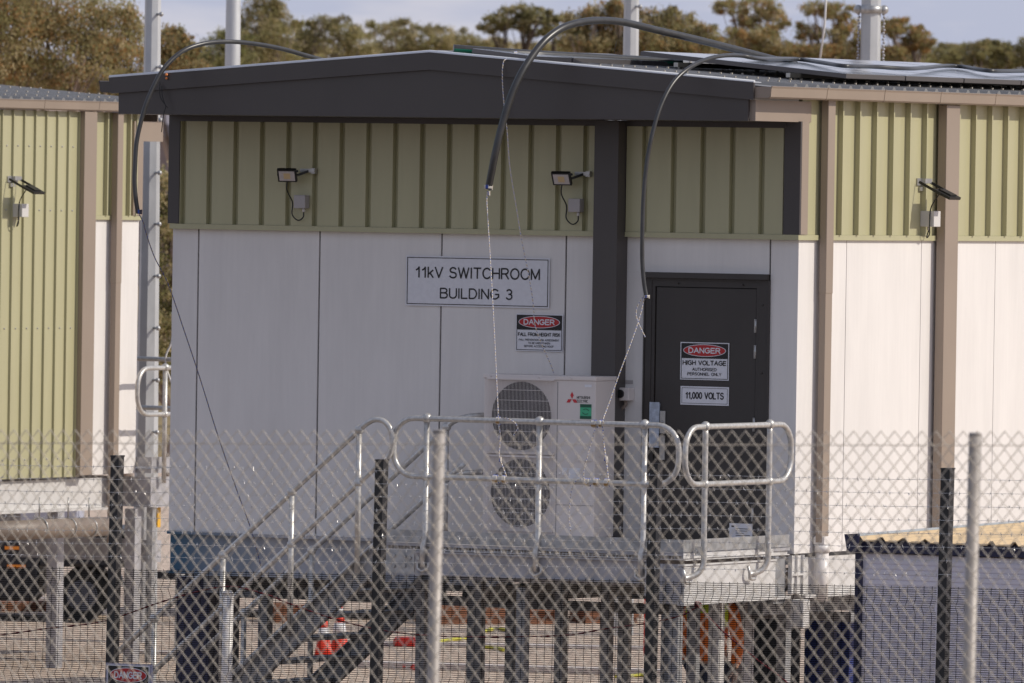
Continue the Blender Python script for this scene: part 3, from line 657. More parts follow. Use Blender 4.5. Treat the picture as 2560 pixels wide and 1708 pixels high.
def srail(Y,far=False):
    def rz(x): return 2.847+(x+2.978)*.829
    def mz(x): return 2.421+(x+2.974)*.829
    xt=-2.978
    xe=-5.30
    # top rail, hairpin, middle rail as one continuous tube
    path=[(xe,Y,rz(xe)),(xt,Y,rz(xt))]
    arc=[(-2.90,Y,2.905),(-2.83,Y,2.935),(-2.75,Y,2.925),(-2.69,Y,2.87),(-2.665,Y,2.78),(-2.68,Y,2.68),(-2.74,Y,2.585),(-2.83,Y,2.53)]
    path=path[:1]+[(xt-.3,Y,rz(xt-.3))]+path[1:]+arc+[(xt,Y,mz(xt)),(xe+.25,Y,mz(xe+.25))]
    if far:
        b=MB(); b.tube(smooth_path([(xe,Y,rz(xe)),(xt-.3,Y,rz(xt-.3)),(xt,Y,rz(xt)),(-2.88,Y,2.91),(-2.76,Y+.05,2.945),(-2.6,Y+.2,2.955),(-2.35,Y+.33,2.957),(-1.7,Y+.35,2.957)],5),RR,12); b.build('handrail',M['tubesteel'],ST)
        b=MB(); b.tube(smooth_path([(xe+.25,Y,mz(xe+.25)),(xt,Y,mz(xt)),(-2.90,Y,2.46),(-2.76,Y+.05,2.482),(-2.6,Y+.2,2.487),(-1.7,Y+.35,2.487)],5),RR,12); b.build('handrail',M['tubesteel'],ST)
    else:
        b=MB(); b.tube(smooth_path(path,5),RR,12); b.build('handrail',M['tubesteel'],ST)
    for x in(-2.978,-3.604,-4.25,-4.9):
        b=MB(); b.tube([(x,Y,rz(x)),(x,Y,stz(x)-.12)],RR,12); b.ball((x,Y,rz(x)+.003),.040); b.ball((x,Y,mz(x)+.003),.036); b.build('handrail_post',M['tubesteel'],ST)
srail(PY-.045); srail(-.50,True)
# ------------------------------------------------------------------ solar panels
def roofpt(x,y,off): return Vector((x,y,roofz(x)+off))
def solar(x0,o0_,x1,o1,y0,y1,label,grp):
    a=roofpt(x0,y0,o0_); b_=roofpt(x1,y0,o1); c=Vector((0,1,0)); t=(b_-a).normalized(); nn=t.cross(c); 
    if nn.z<0: nn=-nn
    o=thing('solar_panel',(a+b_)/2+Vector((0,(y1-y0)/2,0)),label,'solar panel',grp)
    ctr=(a+b_)/2+c*((y1-y0)/2); hx=(b_-a)/2; hy=c*((y1-y0)/2)
    m=MB(); m.obox(ctr,hx,hy,nn*.018); fr_=m.build('frame',M['panelframe'],o)
    m=MB(); m.obox(ctr+nn*.0195,hx*.985,hy*.97,nn*.001); m.build('glass',M['panelglass'],o)
    return o
gA='solar panels on the roof of the signed building'
labB=['nearest dark solar panel of the lower row, over the sunlit gutter','second solar panel of the lower roof row','third solar panel of the lower roof row','fourth solar panel of the lower roof row, at the picture edge','fifth solar panel of the lower roof row, past the edge']
for i in range(5):
    y=1.0+i*1.06; solar(-2.05,.117,-.12,.085,y,y+1.04,labB[i],gA)
labA=['nearest solar panel of the ridge row, behind the thick bent hose','second solar panel of the ridge row','third solar panel of the ridge row','fourth solar panel of the ridge row']
for i,(ya_,yb_) in enumerate(((-.62,-.03),(.0,1.12),(1.15,1.72))): solar(-2.72,.052,-2.12,.035,ya_,yb_,labA[i],gA)
mrk=thing('mounting_rail',(-1.2,.95,5.8),'dark aluminium rail under the solar panels, end open over the gutter','mounting rail')
m=MB()
for x in(-.55,-1.6):
    m.box(x-.02,x+.02,.80,6.5,roofz(x)+.036,roofz(x)+.074)
    for y in(.9,2.2,3.5,4.8): m.box(x-.012,x+.012,y-.02,y+.02,roofz(x)-.01,roofz(x)+.035)
m.build('rail',M['black'],mrk)
m=MB(); 
for x in(-.55,-1.6):
    m.box(x-.019,x+.019,.795,.799,roofz(x)+.037,roofz(x)+.073)
m.build('rail_end',M['steel'],mrk)

# ------------------------------------------------------------------ hoses
def hose(name,label,pts,r,stripe,stripej,cat='pipe',n=16,k=7):
    P_=smooth_path(pts,k); o=thing(name,P_[0],label,cat)
    ms=[1 if j in stripej else 0 for j in range(n)]
    m=MB(); m.tube(P_,r,n,ms=ms); ho=m.build('pipe_wall',[M['poly'],stripe],o)
    return o
def pY(lst): return [at(x,y,Y=Y) for x,y,Y in lst]
h2=pY([(1221,472,-1.45),(1229,430,-1.46),(1239,380,-1.46),(1256,310,-1.42),(1278,240,-1.36),(1302,186,-1.28),(1332,138,-1.15),(1366,98,-1.0),(1406,70,-.8),(1450,56,-.55),(1500,51,-.25),(1560,56,.1),(1640,75,.55),(1750,101,1.1),(1840,124,1.6),(1925,146,2.1),(1990,162,2.5)])
hose('large_poly_pipe','thickest black pipe arching off the roof, its end tied over the wall sign',h2,.030,M['pgreen'],(5,))
h1d=[(317,490,-1.35),(312,460,-1.36),(309,420,-1.36),(310,380,-1.35),(313,330,-1.33),(322,285,-1.3),(335,240,-1.26),(352,200,-1.2),(372,163,-1.12),(400,132,-1.0),(430,112,-.88),(470,100,-.7),(510,96,-.5),(550,97,-.3),(600,103,0),(650,113,.3),(700,127,.6),(752,141,.9),(800,158,1.2)]
hose('slim_poly_pipe','slim black pipe looping over the left end of the gable fascia',pY([(x*1.0894,y*1.0894,Y) for x,y,Y in h1d]),.0185,M['pblue'],(3,13),n=14)
h3d=[(1484.5,687,-1.5),(1478,650,-1.5),(1474,600,-1.5),(1474,540,-1.5),(1477,450,-1.48),(1485,370,-1.45),(1499,300,-1.4),(1518,240,-1.3),(1545,190,-1.15),(1580,157,-.95),(1620,137,-.65),(1660,128,-.3),(1700,128,.1),(1744,134.7,.5)]
h3=[(x*1.0894,y*1.0894,Y) for x,y,Y in h3d]
P3=pY(h3)
nrm=Vector((.07375,0,1))
def onroof(x,y,off):
    d=ray(x,y); k_=.07375*RX+RZ+off; t=(k_-nrm.dot(CAM))/nrm.dot(d); return CAM+d*t
for (x,y) in[(1990,148),(2057,157),(2110,165),(2181,167),(2265,171.5),(2307,170),(2363,165),(2406,167),(2448,174),(2490,178),(2560,177.6),(2640,176)]:
    P3.append(onroof(x,y,.150))
hose('slim_poly_pipe','slim black pipe bending down beside the door and lying wavy over the solar panels',P3,.0175,M['pblue'],(3,13),n=14,k=6)
e0=onroof(1132,124,.072)
a0=at(1134,124,Y=-.55); a1=at(1180,128,Y=-.45); a2=at(1300,142,Y=-.15); a3=at(1400,150,Y=.25); a4=at(1700,170,Y=1.8)
def lift(p,off): return Vector((p.x,p.y,max(p.z,roofz(p.x)+off)))
hose('large_poly_pipe','thick green striped pipe lying on the roof ridge, cut end by the hanging rope',[lift(p,.055) for p in(a0,a1,a2,a3,a4)],.034,M['pgreen'],(0,1,2),n=16)

# ------------------------------------------------------------------ ropes
def rope(label,pts,r=.0040,wraps=(),name='rope',mats=None,cat='rope',k=8,smooth=True):
    """twisted rope: colours alternate along its length"""
    P_=smooth_path(pts,k) if smooth else [Vector(p) for p in pts]
    # resample to even steps
    out=[P_[0]]; acc=0
    step=.008
    for a,b in zip(P_[:-1],P_[1:]):
        l=(b-a).length; 
        if l<1e-6: continue
        u=step-acc
        while u<l: out.append(a+(b-a)*(u/l)); u+=step
        acc=l-(u-step)
    out.append(P_[-1])
    m=MB(); n=6; base=len(m.v)
    m.tube(out,r,n)
    nf=(len(out)-1)*n
    for f in range(nf):
        i,j=divmod(f,n); m.m[f]=(0,0,1,0,0,2)[(i+(j//2))%6] if (not mats or len(mats)==3) else 0
    o=thing(name,P_[0],label,cat)
    m.build('strand',mats or [M['ropew'],M['ropeb'],M['ropeo']],o)
    for (c,ax,rad,cnt) in wraps:
        w_=MB(); ax=Vector(ax).normalized(); u=ax.orthogonal().normalized(); v=ax.cross(u); pp=[]
        for i in range(cnt*10+1):
            t=2*math.pi*i/10; pp.append(Vector(c)+ax*((i/(cnt*10)-.5)*cnt*.0105)+u*math.cos(t)*rad+v*math.sin(t)*rad)
        w_.tube(pp,r*1.15,5)
        for f in range(len(w_.f)-2): w_.m[f]=(0,1,0,0,2)[(f//5)%5] if (not mats or len(mats)==3) else 0
        w_.build('knot',[M['ropew'],M['ropeb'],M['ropeo']] if not mats else mats,o)
    return o
DR=[M['darkrope'],M['ropeb'],M['ropeo']]
tip2=h2[0]
ra=pY([(1219,478,-1.45),(1217,500,-1.46),(1219,540,-1.5),(1228,690,-1.62),(1236,840,-1.74),(1243,985,-1.84),(1246,1046,-1.88)])
rope('blue and white rope straight from the thick pipe end to the top front rail',ra,wraps=[(tip2+Vector((0,0,.012)),(0,.1,1),.034,3),(at(1222,484,Y=-1.45),(0,0,1),.009,3),(at(1247,1052,Y=PY),(1,0,0),.029,3)])
rope('loose knotted rope hanging between top and middle front rail, below the thick pipe',pY([(1247,1062,-1.88),(1250,1085,-1.885),(1249,1110,-1.885),(1248,1140,-1.885),(1256,1165,-1.885),(1266,1190,-1.88)]),r=.0055,wraps=[(at(1249,1095,Y=-1.885),(0,0,1),.009,3),(at(1250,1150,Y=-1.885),(0,0,1),.010,3),(at(1240,1198,Y=PY),(1,0,0),.030,4),(at(1262,1199,Y=PY),(1,0,0),.030,3)])
rope('short frayed rope tail hanging from the top rail in front of the fan grille',pY([(1255,1047,-1.88),(1265,1046,-1.885),(1280,1052,-1.885),(1291,1062,-1.885),(1294,1072,-1.89),(1287,1082,-1.89),(1284,1090,-1.89)]),r=.0048)
rope('dark thin rope from the ridge pipe down past the wall sign to the air conditioner',pY([(1275,147,-.80),(1262,150,-.87),(1257,163,-.88),(1256,200,-.88),(1260,260,-.88),(1268,330,-.86),(1275,420,-.84),(1291,520,-.82),(1304,600,-.80),(1322,690,-.76),(1333,760,-.72),(1338,815,-.7),(1358,870,-.64),(1374,905,-.58),(1384,932,-.50)]),r=.0042,wraps=[(at(1290,140,Y=-.42),(1,.3,0),.036,2)])
rope('thin dark rope running from the left pipe end down across the white wall',pY([(348,536,-1.35),(360,560,-1.33),(362,572,-1.33),(385,640,-1.3),(420,710,-1.27),(458,820,-1.25),(498,940,-1.22),(545,1090,-1.22),(590,1220,-1.22),(628,1325,-1.24),(652,1415,-1.26)]),r=.0046,mats=DR,wraps=[(h1d and at(349,530,Y=-1.35),(0,0,1),.019,3)])
tip3=P3[0]
rope('taut rope from the slim pipe end by the door down to the front rail',pY([(1610,745,-1.5),(1600,790,-1.53),(1580,850,-1.6),(1550,930,-1.7),(1520,1015,-1.8),(1509,1045,-1.87),(1507,1060,-1.88)]),wraps=[(tip3+Vector((0,0,.02)),(0,0,1),.020,2),(at(1487,1060,Y=PY),(1,0,0),.029,4),(at(1503,1060,Y=PY),(1,0,0),.029,2)])
rope('frayed rope end with a loop dangling beside the door frame',pY([(1608,742,-1.5),(1594,765,-1.5),(1590,785,-1.5),(1595,805,-1.5),(1604,825,-1.5),(1613,843,-1.5)]),wraps=[])
fz=MB()
fe=at(1613,843,Y=-1.5)
rope('curling rope from the top rail down to the middle rail over the air conditioner seam',pY([(1487,1075,-1.88),(1480,1100,-1.88),(1466,1150,-1.885),(1459,1180,-1.885),(1462,1205,-1.885),(1475,1212,-1.88)]),wraps=[(at(1470,1206,Y=PY),(1,0,0),.030,4),(at(1492,1206,Y=PY),(1,0,0),.030,4)])
rope('doubled rope with a bow knot hanging to the middle rail right of the ivory casing',pY([(1507,1075,-1.88),(1508,1100,-1.885),(1512,1130,-1.885),(1515,1150,-1.885),(1518,1175,-1.885),(1521,1205,-1.88)]),r=.0065,wraps=[(at(1514,1148,Y=-1.885),(0,0,1),.014,3),(at(1518,1207,Y=PY),(1,0,0),.029,3)])
rope('thin rope tail below the middle rail in front of the lower ivory casing',pY([(1455,1197,-1.885),(1438,1205,-1.885),(1428,1230,-1.88),(1424,1270,-1.88),(1423,1300,-1.88),(1428,1335,-1.88)]),r=.0036)
# orange plugs on the fascia
for (px,py,rr_,lb) in((416,187,.013,'larger orange plug on the fascia top beside the left pipe'),(416,196,.010,'smaller orange plug just under the larger one on the fascia')):
    p=at(px,py,Y=FY-.045); q=MB(); q.ball(p,rr_); q.tube([p,(p.x,FY-.028,p.z)],.006,6); tag(q.build('orange_plug',M['orangeknob'],loc=tuple(p)) ,lb,'plug')
m=MB(); m.tube(smooth_path(pY([(400,205,-.87),(399,232,-.88),(404,250,-.88),(414,265,-.88),(409,285,-.88),(406,310,-.88),(404,330,-.84)]),5),.004,5); m.tube(smooth_path(pY([(404,215,-.87),(406,240,-.88),(413,262,-.875),(420,270,-.875)]),5),.004,5)
tag(m.build('twine',M['cable'],loc=tuple(at(404,250,Y=-.87))),'black tangled twine hanging down the fascia by the left pipe','twine')

# ================================================================== SECOND BUILDING (behind left)
X2=-14.2
def y2(px,py=700): return at(px,py,X=X2).y
B2=thing('panel_building',(X2-3,12,0),'matching olive and white building standing behind at the left','building')
yE=y2(345); yS=y2(-160)
w2=MB(); w2.box(X2-6,X2-.06,yS-.3,yE,1.90,5.5,1)
w2.box(X2-.05,X2,y2(194),yE,1.895,4.435,0); w2.build('wall',[M['white'],M['joint']],B2)
c2_=MB(); c2_.box(X2-.03,X2+.004,y2(190),yE,4.475,5.5)
for px in(261,277,318,334):
    y=y2(px,450); c2_.prism([(X2+.004,y-.022),(X2+.046,y-.016),(X2+.046,y+.002),(X2+.004,y+.008)],'Z',4.475,5.5)
c2_.build('upper_cladding',M['clad'],B2)
cc=MB()  # full height ribbed sheeting at the near end
ya,yb=yS-.3,y2(193)
cc.box(X2-.02,X2+.055,ya,yb,1.885,5.5)
px=2.0; ylist=[y2(px_) for px_ in[-48,-23,2,29,54.5,79.5,105.5,130.5,154.5,179.5]]
y=ylist[-1]
while y>ya+.05: cc.prism([(X2+.055,y-.012),(X2+.078,y-.008),(X2+.078,y+.004),(X2+.055,y+.010)],'Z',1.885,5.5); y-=.2
cc.build('ribbed_sheeting',M['clad'],B2)
cs=MB(); y=ylist[-1]-.1
while y>ya+.05:
    for z in(2.5-.43,3.36,4.52,5.15): cs.ball((X2+.057,y,z),.009,seg=6,ring=4)
    y-=.2
cs.build('sheet_screws',M['galvdull'],B2)
lf=MB(); lf.box(X2-.02,X2+.028,y2(194),yE,4.432,4.474); lf.build('ledge_flashing',M['clad'],B2)
q=MB(); q.box(X2+.03,X2+.13,at(207,700,X=X2+.13).y,at(238,700,X=X2+.13).y,1.90,5.5,bev=.005); q.build('side_column',M['taupe'],B2)
q=MB(); yd=at(290,700,X=X2+.1).y; yd2=at(304,700,X=X2+.1).y; q.box(X2+.03,X2+.10,yd,yd2,3.8,5.5,bev=.006); q.box(X2+.033,X2+.097,yd+.003,yd2-.003,1.2,3.82,bev=.006); q.build('downpipe',M['taupe'],B2)
q=MB(); q.box(X2-.1,X2+.034,yE-.16,yE+.012,4.476,5.42); q.box(X2-.05,X2+.02,yE-.1,yE+.40,5.22,5.42); q.box(X2-.4,X2-.04,yE+.385,yE+.40,5.22,5.6); q.build('corner_flashing',M['taupe'],B2)
gutter(X2+.01,0,ya,yE+.42,'gutter',B2,z=5.51)
q=MB(); RX2=X2-3.0
def rz2(x): return 5.83-abs(x-RX2)*.07375
q.prism([(RX2,5.83),(X2+.1,rz2(X2+.1)),(X2+.1,rz2(X2+.1)-.02),(RX2,5.81)],'Y',ya,yE+.45)
y=ya+.1
while y<yE+.4:
    n0=len(q.v)
    for xx in(RX2,X2+.1):
        z=rz2(xx); q.v+=[Vector((xx,y-.038,z)),Vector((xx,y-.014,z+.03)),Vector((xx,y+.014,z+.03)),Vector((xx,y+.038,z))]
    for j in range(3): q.face((n0+j,n0+j+1,n0+4+j+1,n0+4+j))
    q.face((n0+4,n0+5,n0+6,n0+7)); y+=.19
q.build('roof',M['roof'],B2)
q=MB(); 
for xx in(X2-.1,X2-.7,X2-1.4):
    y=ya+.1
    while y<yE+.4: q.box(xx-.008,xx+.008,y-.008,y+.008,rz2(xx)+.03,rz2(xx)+.044); y+=.19
q.build('roof_screws',bpy.data.materials['roof_screw_head'],B2)
q=MB(); q.box(X2-.06,X2-.01,ya,y2(268,1240),1.57,1.86); q.box(X2-.06,X2+.05,ya,y2(268,1240),1.545,1.568); q.build('side_floor_beam',M['galvlight'],B2)
for yj in(ya+.3,ya+1.9):
    q=MB(); q.box(X2-3,X2-.1,yj,yj+.12,1.3,1.53); q.build('floor_joist',M['galvdull'],B2)
for (px,X) in((137,X2+.0),(137,X2-3),(137,X2-5.8)):
    y=y2(137,1500); 
    q=MB(); q.box(X-.06,X+.06,y-.06,y+.06,0,1.54); q.build('support_post',M['galvdull'],B2)
y=y2(330,1500); q=MB(); q.box(X2-.06,X2+.06,y-.06,y+.06,0,1.54); q.build('support_post',M['galvdull'],B2)
fl_side(at(30,448,X=X2+.056),'floodlight over a white box on the left building, at the picture edge')
# duct pipe under it
q=MB(); a=at(-60,1330,X=X2+.35); b_=at(262,1316,X=X2+.35); q.tube([a,b_],.095,20); q2=thing('duct_pipe',a,'brown round duct pipe slung under the left building','pipe'); q.build('pipe_wall',M['pipebrown'],q2)
for px in(98,170,222):
    q=MB(); c=at(px,1320,X=X2+.35); q.tube([(c.x+.1*math.cos(t),c.y,c.z+.1*math.sin(t)) for t in[i*.5236 for i in range(12)]],.008,6,closed=True); q.tube([(c.x,c.y,c.z+.1),(c.x,c.y,c.z+.3)],.008,6)
    q.build('hanger',M['steel'],q2)
# its landing at the far end
P2=thing('access_platform',(X2-.5,yE+.6,0),'second landing with a looped tube rail, at the end of the left building','platform')
x0=X2-1.6; x1=X2+.18; ye=yE+.02; yb=yE+1.9
q=MB(); q.box(x0,x1,ye,ye+.006,1.955,2.06); q.box(x1-.006,x1,ye+.006,yb,1.9555,2.0595); q.build('toe_plate',M['galvdull'],P2)
q=MB(); q.box(x0,x1-.01,ye+.01,yb,1.90,1.945); q.build('grating_top',M['galvdull'],P2)
q=MB(); q.box(x0,x1,ye-.01,ye+.03,1.56,1.86); q.box(x1-.03,x1,ye+.031,yb,1.56,1.86); q.build('beam',M['galvdull'],P2)
for yy in(yE+.10,yE+.66): 
    q=MB(); q.box(x1-.10,x1-.0305,yy,yy+.07,0,1.555); q.build('leg',M['galv'],P2)
q=MB(); q.box(X2-1.5,X2+.12,yE+.2,yE+.32,1.0,1.22); q.build('cross_beam',M['galvdull'],P2)
lt=at(343,1010,X=x1+.06); lr=at(470,1010,X=x1+.06)
q=MB(); q.tube(rail_loop((x1+.06,lt.y),(x1+.06,lt.y+1.8),2.955,2.49,.19),RR,12,closed=True); q.build('side_rail',M['tubesteel'],P2)
yp=at(411,1100,X=x1+.06).y
q=MB(); q.tube([(x1+.06,yp,2.955),(x1+.06,yp,1.80)],RR,12); q.ball((x1+.06,yp,2.958),.042); q.ball((x1+.06,yp,2.49),.04); q.build('rail_post',M['tubesteel'],P2)
q=MB(); q.tube([(x1-1.4,yb,3.0),(x1,yb,3.0)],RR,8); q.tube([(x1-1.4,yb,2.5),(x1,yb,2.5)],RR,8); q.build('rear_rail',M['tubesteel'],P2)
# white cable seen in the gap
q=MB(); q.tube(smooth_path([at(431,780,D=95),at(430,850,D=95),at(416,885,D=95),at(414,910,D=95),at(424,945,D=95),at(432,962,D=95)],6),.010,6); tag(q.build('white_cable',M['pvc'],loc=tuple(at(430,850,D=95))),'thin white cable drooping in the gap between the two buildings','cable')

# ------------------------------------------------------------------ poles
def pole(px,D,w0,w1,ytop,label,n=8,pegs=None,rot=.3):
    """w0,w1: width in picture pixels at the base and at the very top of the frame"""
    s_=FPX/D; b0=at(px,450,D=D); r0=w0/s_/2; r1=w1/s_/2
    H=12.0
    o=thing('steel_pole',(b0.x,b0.y,0),label,'pole')
    def rad(z): # linear taper through the two samples
        za,zb=2.0,6.4; return max(.05,r0+(r1-r0)*(z-za)/(zb-za))
    q=MB(); q.tube([(b0.x,b0.y,0),(b0.x,b0.y,3),(b0.x,b0.y,6),(b0.x,b0.y,H)],[rad(0),rad(3),rad(6),rad(H)],n,smooth=(n>12),rot=rot); q.build('shaft',M['poleg'],o)
    if pegs:
        side=Vector((math.cos(TH),math.sin(TH),0)); 
        q=MB()
        for py in pegs:
            c=at(px,py,D=D); c=Vector((b0.x,b0.y,c.z)); r_=rad(c.z)
            dr=(side*.6-Vector((-math.sin(TH),math.cos(TH),0))*.8).normalized()
            q.tube([c+dr*(r_*.85),c+dr*(r_+.07)],.013,8); q.ball(c+dr*(r_+.07),.026,seg=8,ring=6)
        q.build('climbing_pegs',M['galv'],o)
    return o
M['poleg']=mat('pole_galvanised',(.60,.61,.62),.5,.35,var=.28,scale=3,stretch=(1,1,.5),detail=8)
pole(376,97,58,41,0,'octagonal grey pole with climbing pegs, seen in the gap between buildings',8,[36,168,300,432,560,690,820,950,1080],rot=.45)
pole(577,110,48,38,0,'smooth round galvanised pole rising behind the gable at the left',28)
pole(1572,100,52,39,0,'octagonal pole with one bolt, behind the thick pipe arch',8,[17,-110],rot=.45)
pd=pole(2171,100,60,50,0,'wide pole with a collar and ladder chains down both sides, at the right',8,rot=.45)
b0=at(2171,450,D=100); side=Vector((math.cos(TH),math.sin(TH),0))
q=MB(); c=at(2172,24,D=100); c=Vector((b0.x,b0.y,c.z))
q.tube([c-Vector((0,0,.04)),c+Vector((0,0,.04))],.125,24)
for s_ in(-1,1): q.ball(c+side*.14*s_,.05); 
q.build('collar',M['galv'],pd)
q=MB()
for s_ in(-1,1):
    for i in range(46):
        zc=c.z-.05-i*.034
        q.ball(Vector((b0.x,b0.y,zc))+side*(.135*s_+.008*(i%2)),.016,seg=6,ring=4)
q.build('ladder_chain',M['galvdull'],pd)
q=MB(); q.tube([at(2047,170,D=104),at(2062,60,D=104),at(2068,-60,D=104)],.012,6); tag(q.build('guy_wire',M['galvlight'],loc=tuple(at(2047,170,D=104))),'thin slanting pale wire left of the wide pole','wire')
a=onroof(1535,134,.09)
q=MB(); q.tube([a,a+Vector((.02,.0,.10))],.0025,5); tag(q.build('roof_wire',M['cable'],loc=tuple(a)),'short thin wire sticking up from the ridge panels','wire')

# ------------------------------------------------------------------ trees
def tree(label,px,D,blobs,mats,nl=6000,leaf=(.10,.045),trunk=None,bark='bark',fill=.75,group='gum trees behind the yard',limb=.018,seed=1,trunks=1,name='gum_tree'):
    """blobs: (px,py,rx,ry) picture sizes at distance D, turned into clumps with real depth"""
    rd=random.Random(seed); s_=FPX/D; base=at(px,450,D=D); base.z=0
    o=thing(name,base,label,'tree',group)
    tr=MB(); cr_=MB(); nl=int(nl*1.7); leaf=(leaf[0]*.66,leaf[1]*.85)
    cl=[]
    for (bx,by,rx,ry) in blobs:
        c=at(bx,by,D=D); dp=rd.uniform(-1,1)*max(rx,ry)/s_*.8
        c=c+Vector((-math.sin(TH),math.cos(TH),0))*dp; cl.append((c,rx/s_,ry/s_))
    for t in range(trunks):
        bb=base+Vector(((t-(trunks-1)/2)*rd.uniform(.6,1.2),rd.uniform(-.5,.5),0))
        mine=[cl[i] for i in range(len(cl)) if i%trunks==t] or cl
        topz=min(c.z-ry_*.2 for c,_,ry_ in mine); fork=Vector((bb.x+rd.uniform(-.3,.3),bb.y,max(1.2,topz*.60)))
        tr.tube([bb,bb+(fork-bb)*.5+Vector((rd.uniform(-.12,.12),0,0)),fork],[.15,.11,.08],8)
        for c,rx_,ry_ in mine:
            mid=fork+(c-fork)*.55+Vector((rd.uniform(-.3,.3),rd.uniform(-.3,.3),rd.uniform(-.1,.25)))
            tr.tube(smooth_path([fork,mid,c+Vector((0,0,ry_*.3))],4),[.055-.042*i/8 for i in range(9)],6)
            for q_ in range(4):
                e=c+Vector((rd.uniform(-1,1)*rx_*.8,rd.uniform(-1,1)*rx_*.8,rd.uniform(-.2,.9)*ry_)); tr.tube([mid+(c-mid)*rd.uniform(.2,1),(mid+e)/2+Vector((0,0,.1)),e],[limb,limb*.7,limb*.3],5)
    tr.build('trunk',M[bark],o)
    ext=[]
    for c,rx_,ry_ in cl:
        for q_ in range(5):
            an=rd.uniform(0,6.28); ext.append((c+rt0*(math.cos(an)*rx_*rd.uniform(.75,1.35))+Vector((0,0,math.sin(an)*ry_*rd.uniform(.6,1.0))),rx_*rd.uniform(.25,.5),ry_*rd.uniform(.25,.5)))
    cl=cl+ext
    area=sum(rx_*ry_ for _,rx_,ry_ in cl)
    for c,rx_,ry_ in cl:
        cnt=int(nl*rx_*ry_/area); nc=max(8,int(cnt/24))
        sub=[]
        for q_ in range(nc):
            while True:
                u=Vector((rd.uniform(-1,1),rd.uniform(-1,1),rd.uniform(-1,1)))
                if u.length<1 and u.length>.25: break
            rr=u.length; 
            if rd.random()<fill: u=u*(.62+.38*rd.random()**.5)/rr*1.0
            k_=rd.uniform(.85,1.12)
            k_*=.92; sub.append((c+Vector((u.x*rx_*k_,u.y*rx_*k_,u.z*ry_*k_)),rd.uniform(.08,.34)*min(rx_,ry_)+.02,rd.choice(mats)))
        for (sc_,sr,mi) in sub:
            for q_ in range(24):
                p=sc_+Vector((rd.gauss(0,sr),rd.gauss(0,sr),rd.gauss(0,sr*.75)))
                l=leaf[0]*rd.uniform(.5,1.05); wv=leaf[1]*rd.uniform(.3,.65)
                dv=Vector((rd.gauss(0,.55),rd.gauss(0,.55),-1+rd.gauss(0,.5))).normalized(); sv=dv.cross(Vector((rd.gauss(0,1),rd.gauss(0,1),rd.gauss(0,.3)))).normalized()
                n0=len(cr_.v); cr_.v+=[p,p+dv*l*.5+sv*wv,p+dv*l,p+dv*l*.5-sv*wv]
                cr_.face((n0,n0+1,n0+2,n0+3),mi if rd.random()<.8 else rd.choice(mats))
    cr_.build('crown',[LEAF[k] for k in('olive','brown','rust','pale','dark','green')],o)
    return o
O_,BR,RU,PA,DK,GN=0,1,2,3,4,5
tree('huge spreading gum with rusty brown leaves filling the top left corner',150,140,[(40,40,110,90),(150,10,130,80),(240,60,95,85),(300,105,65,70),(120,110,130,70),(20,130,90,70),(220,150,100,55),(330,160,40,45),(90,180,90,40),(0,-20,120,80),(180,190,90,35),(270,200,60,40)],[O_,BR,BR,PA,RU,DK,O_],26000,(.10,.032),trunks=4,seed=3,fill=.55)
tree('leafy gum behind, left of the peg pole top',60,165,[(30,210,70,40),(130,230,80,30),(230,240,70,30),(310,230,50,40)],[O_,DK,BR],6000,seed=33,trunks=3)
tree('rust tinted small gum right of the pegged pole',440,150,[(425,110,45,40),(450,150,50,35),(495,172,35,22),(410,160,40,40),(470,120,25,22)],[RU,BR,O_,BR,DK],6500,(.10,.035),seed=4)
tree('dark low gum behind the smooth round pole',545,190,[(545,130,50,45),(575,95,35,30),(530,160,50,25),(600,150,50,30)],[DK,GN,O_,O_],4500,seed=5)
tree('tall gum with layered crown right of the smooth pole',660,200,[(655,25,55,30),(690,50,45,30),(640,75,55,35),(700,95,55,35),(620,120,55,35),(680,140,80,30),(665,-15,40,25)],[O_,BR,PA,DK,O_],9000,seed=6,fill=.6)
tree('broad rounded gum, the first left of centre',830,220,[(800,80,60,32),(850,75,50,28),(760,100,45,35),(900,105,45,30),(830,120,90,30),(740,130,50,25),(810,58,30,16)],[O_,O_,PA,DK,BR],8000,seed=7)
tree('low pinkish brown gum between the round gum and the umbrella gum',1040,235,[(960,75,38,22),(1010,68,40,20),(1050,95,50,25),(1110,85,48,22),(1150,105,50,22),(980,110,60,25),(1090,118,80,20),(1185,120,40,18)],[BR,O_,DK,PA,O_],8000,seed=8)
tree('umbrella shaped gum with see-through crown above the ridge pipe',1300,215,[(1310,22,38,14),(1262,42,42,15),(1355,40,38,18),(1225,66,26,15),(1385,62,22,20),(1300,58,40,12),(1330,80,36,12)],[O_,DK,PA,O_],3600,(.12,.045),bark='barkd',seed=9,fill=.3)
tree('low bushy gum under the umbrella gum',1290,240,[(1240,112,50,16),(1300,118,60,16),(1370,120,50,18)],[O_,BR,PA],3000,seed=10)
tree('orange tinted gum left of the bolt pole',1470,180,[(1500,30,42,28),(1460,60,45,32),(1530,70,40,35),(1430,95,40,30),(1490,110,60,28),(1550,105,40,30),(1545,15,22,18)],[BR,BR,O_,PA,RU,DK],8000,(.11,.04),seed=11,fill=.5)
tree('orange tinted gum right of the bolt pole',1690,180,[(1620,50,40,30),(1680,45,38,25),(1720,70,42,30),(1760,85,35,28),(1650,100,60,30),(1730,115,60,25),(1610,95,30,35)],[BR,O_,O_,PA,DK,RU],8500,(.11,.04),seed=12,fill=.5)
tree('tall airy gum with pale limbs, first left of the ladder pole',1880,190,[(1830,15,32,18),(1860,45,36,20),(1910,10,40,22),(1935,45,30,22),(1880,85,42,25),(1830,105,42,28),(1925,100,40,30),(1970,125,35,20),(1870,130,60,18)],[BR,O_,PA,O_,RU],6500,(.11,.04),bark='bark',seed=13,fill=.3)
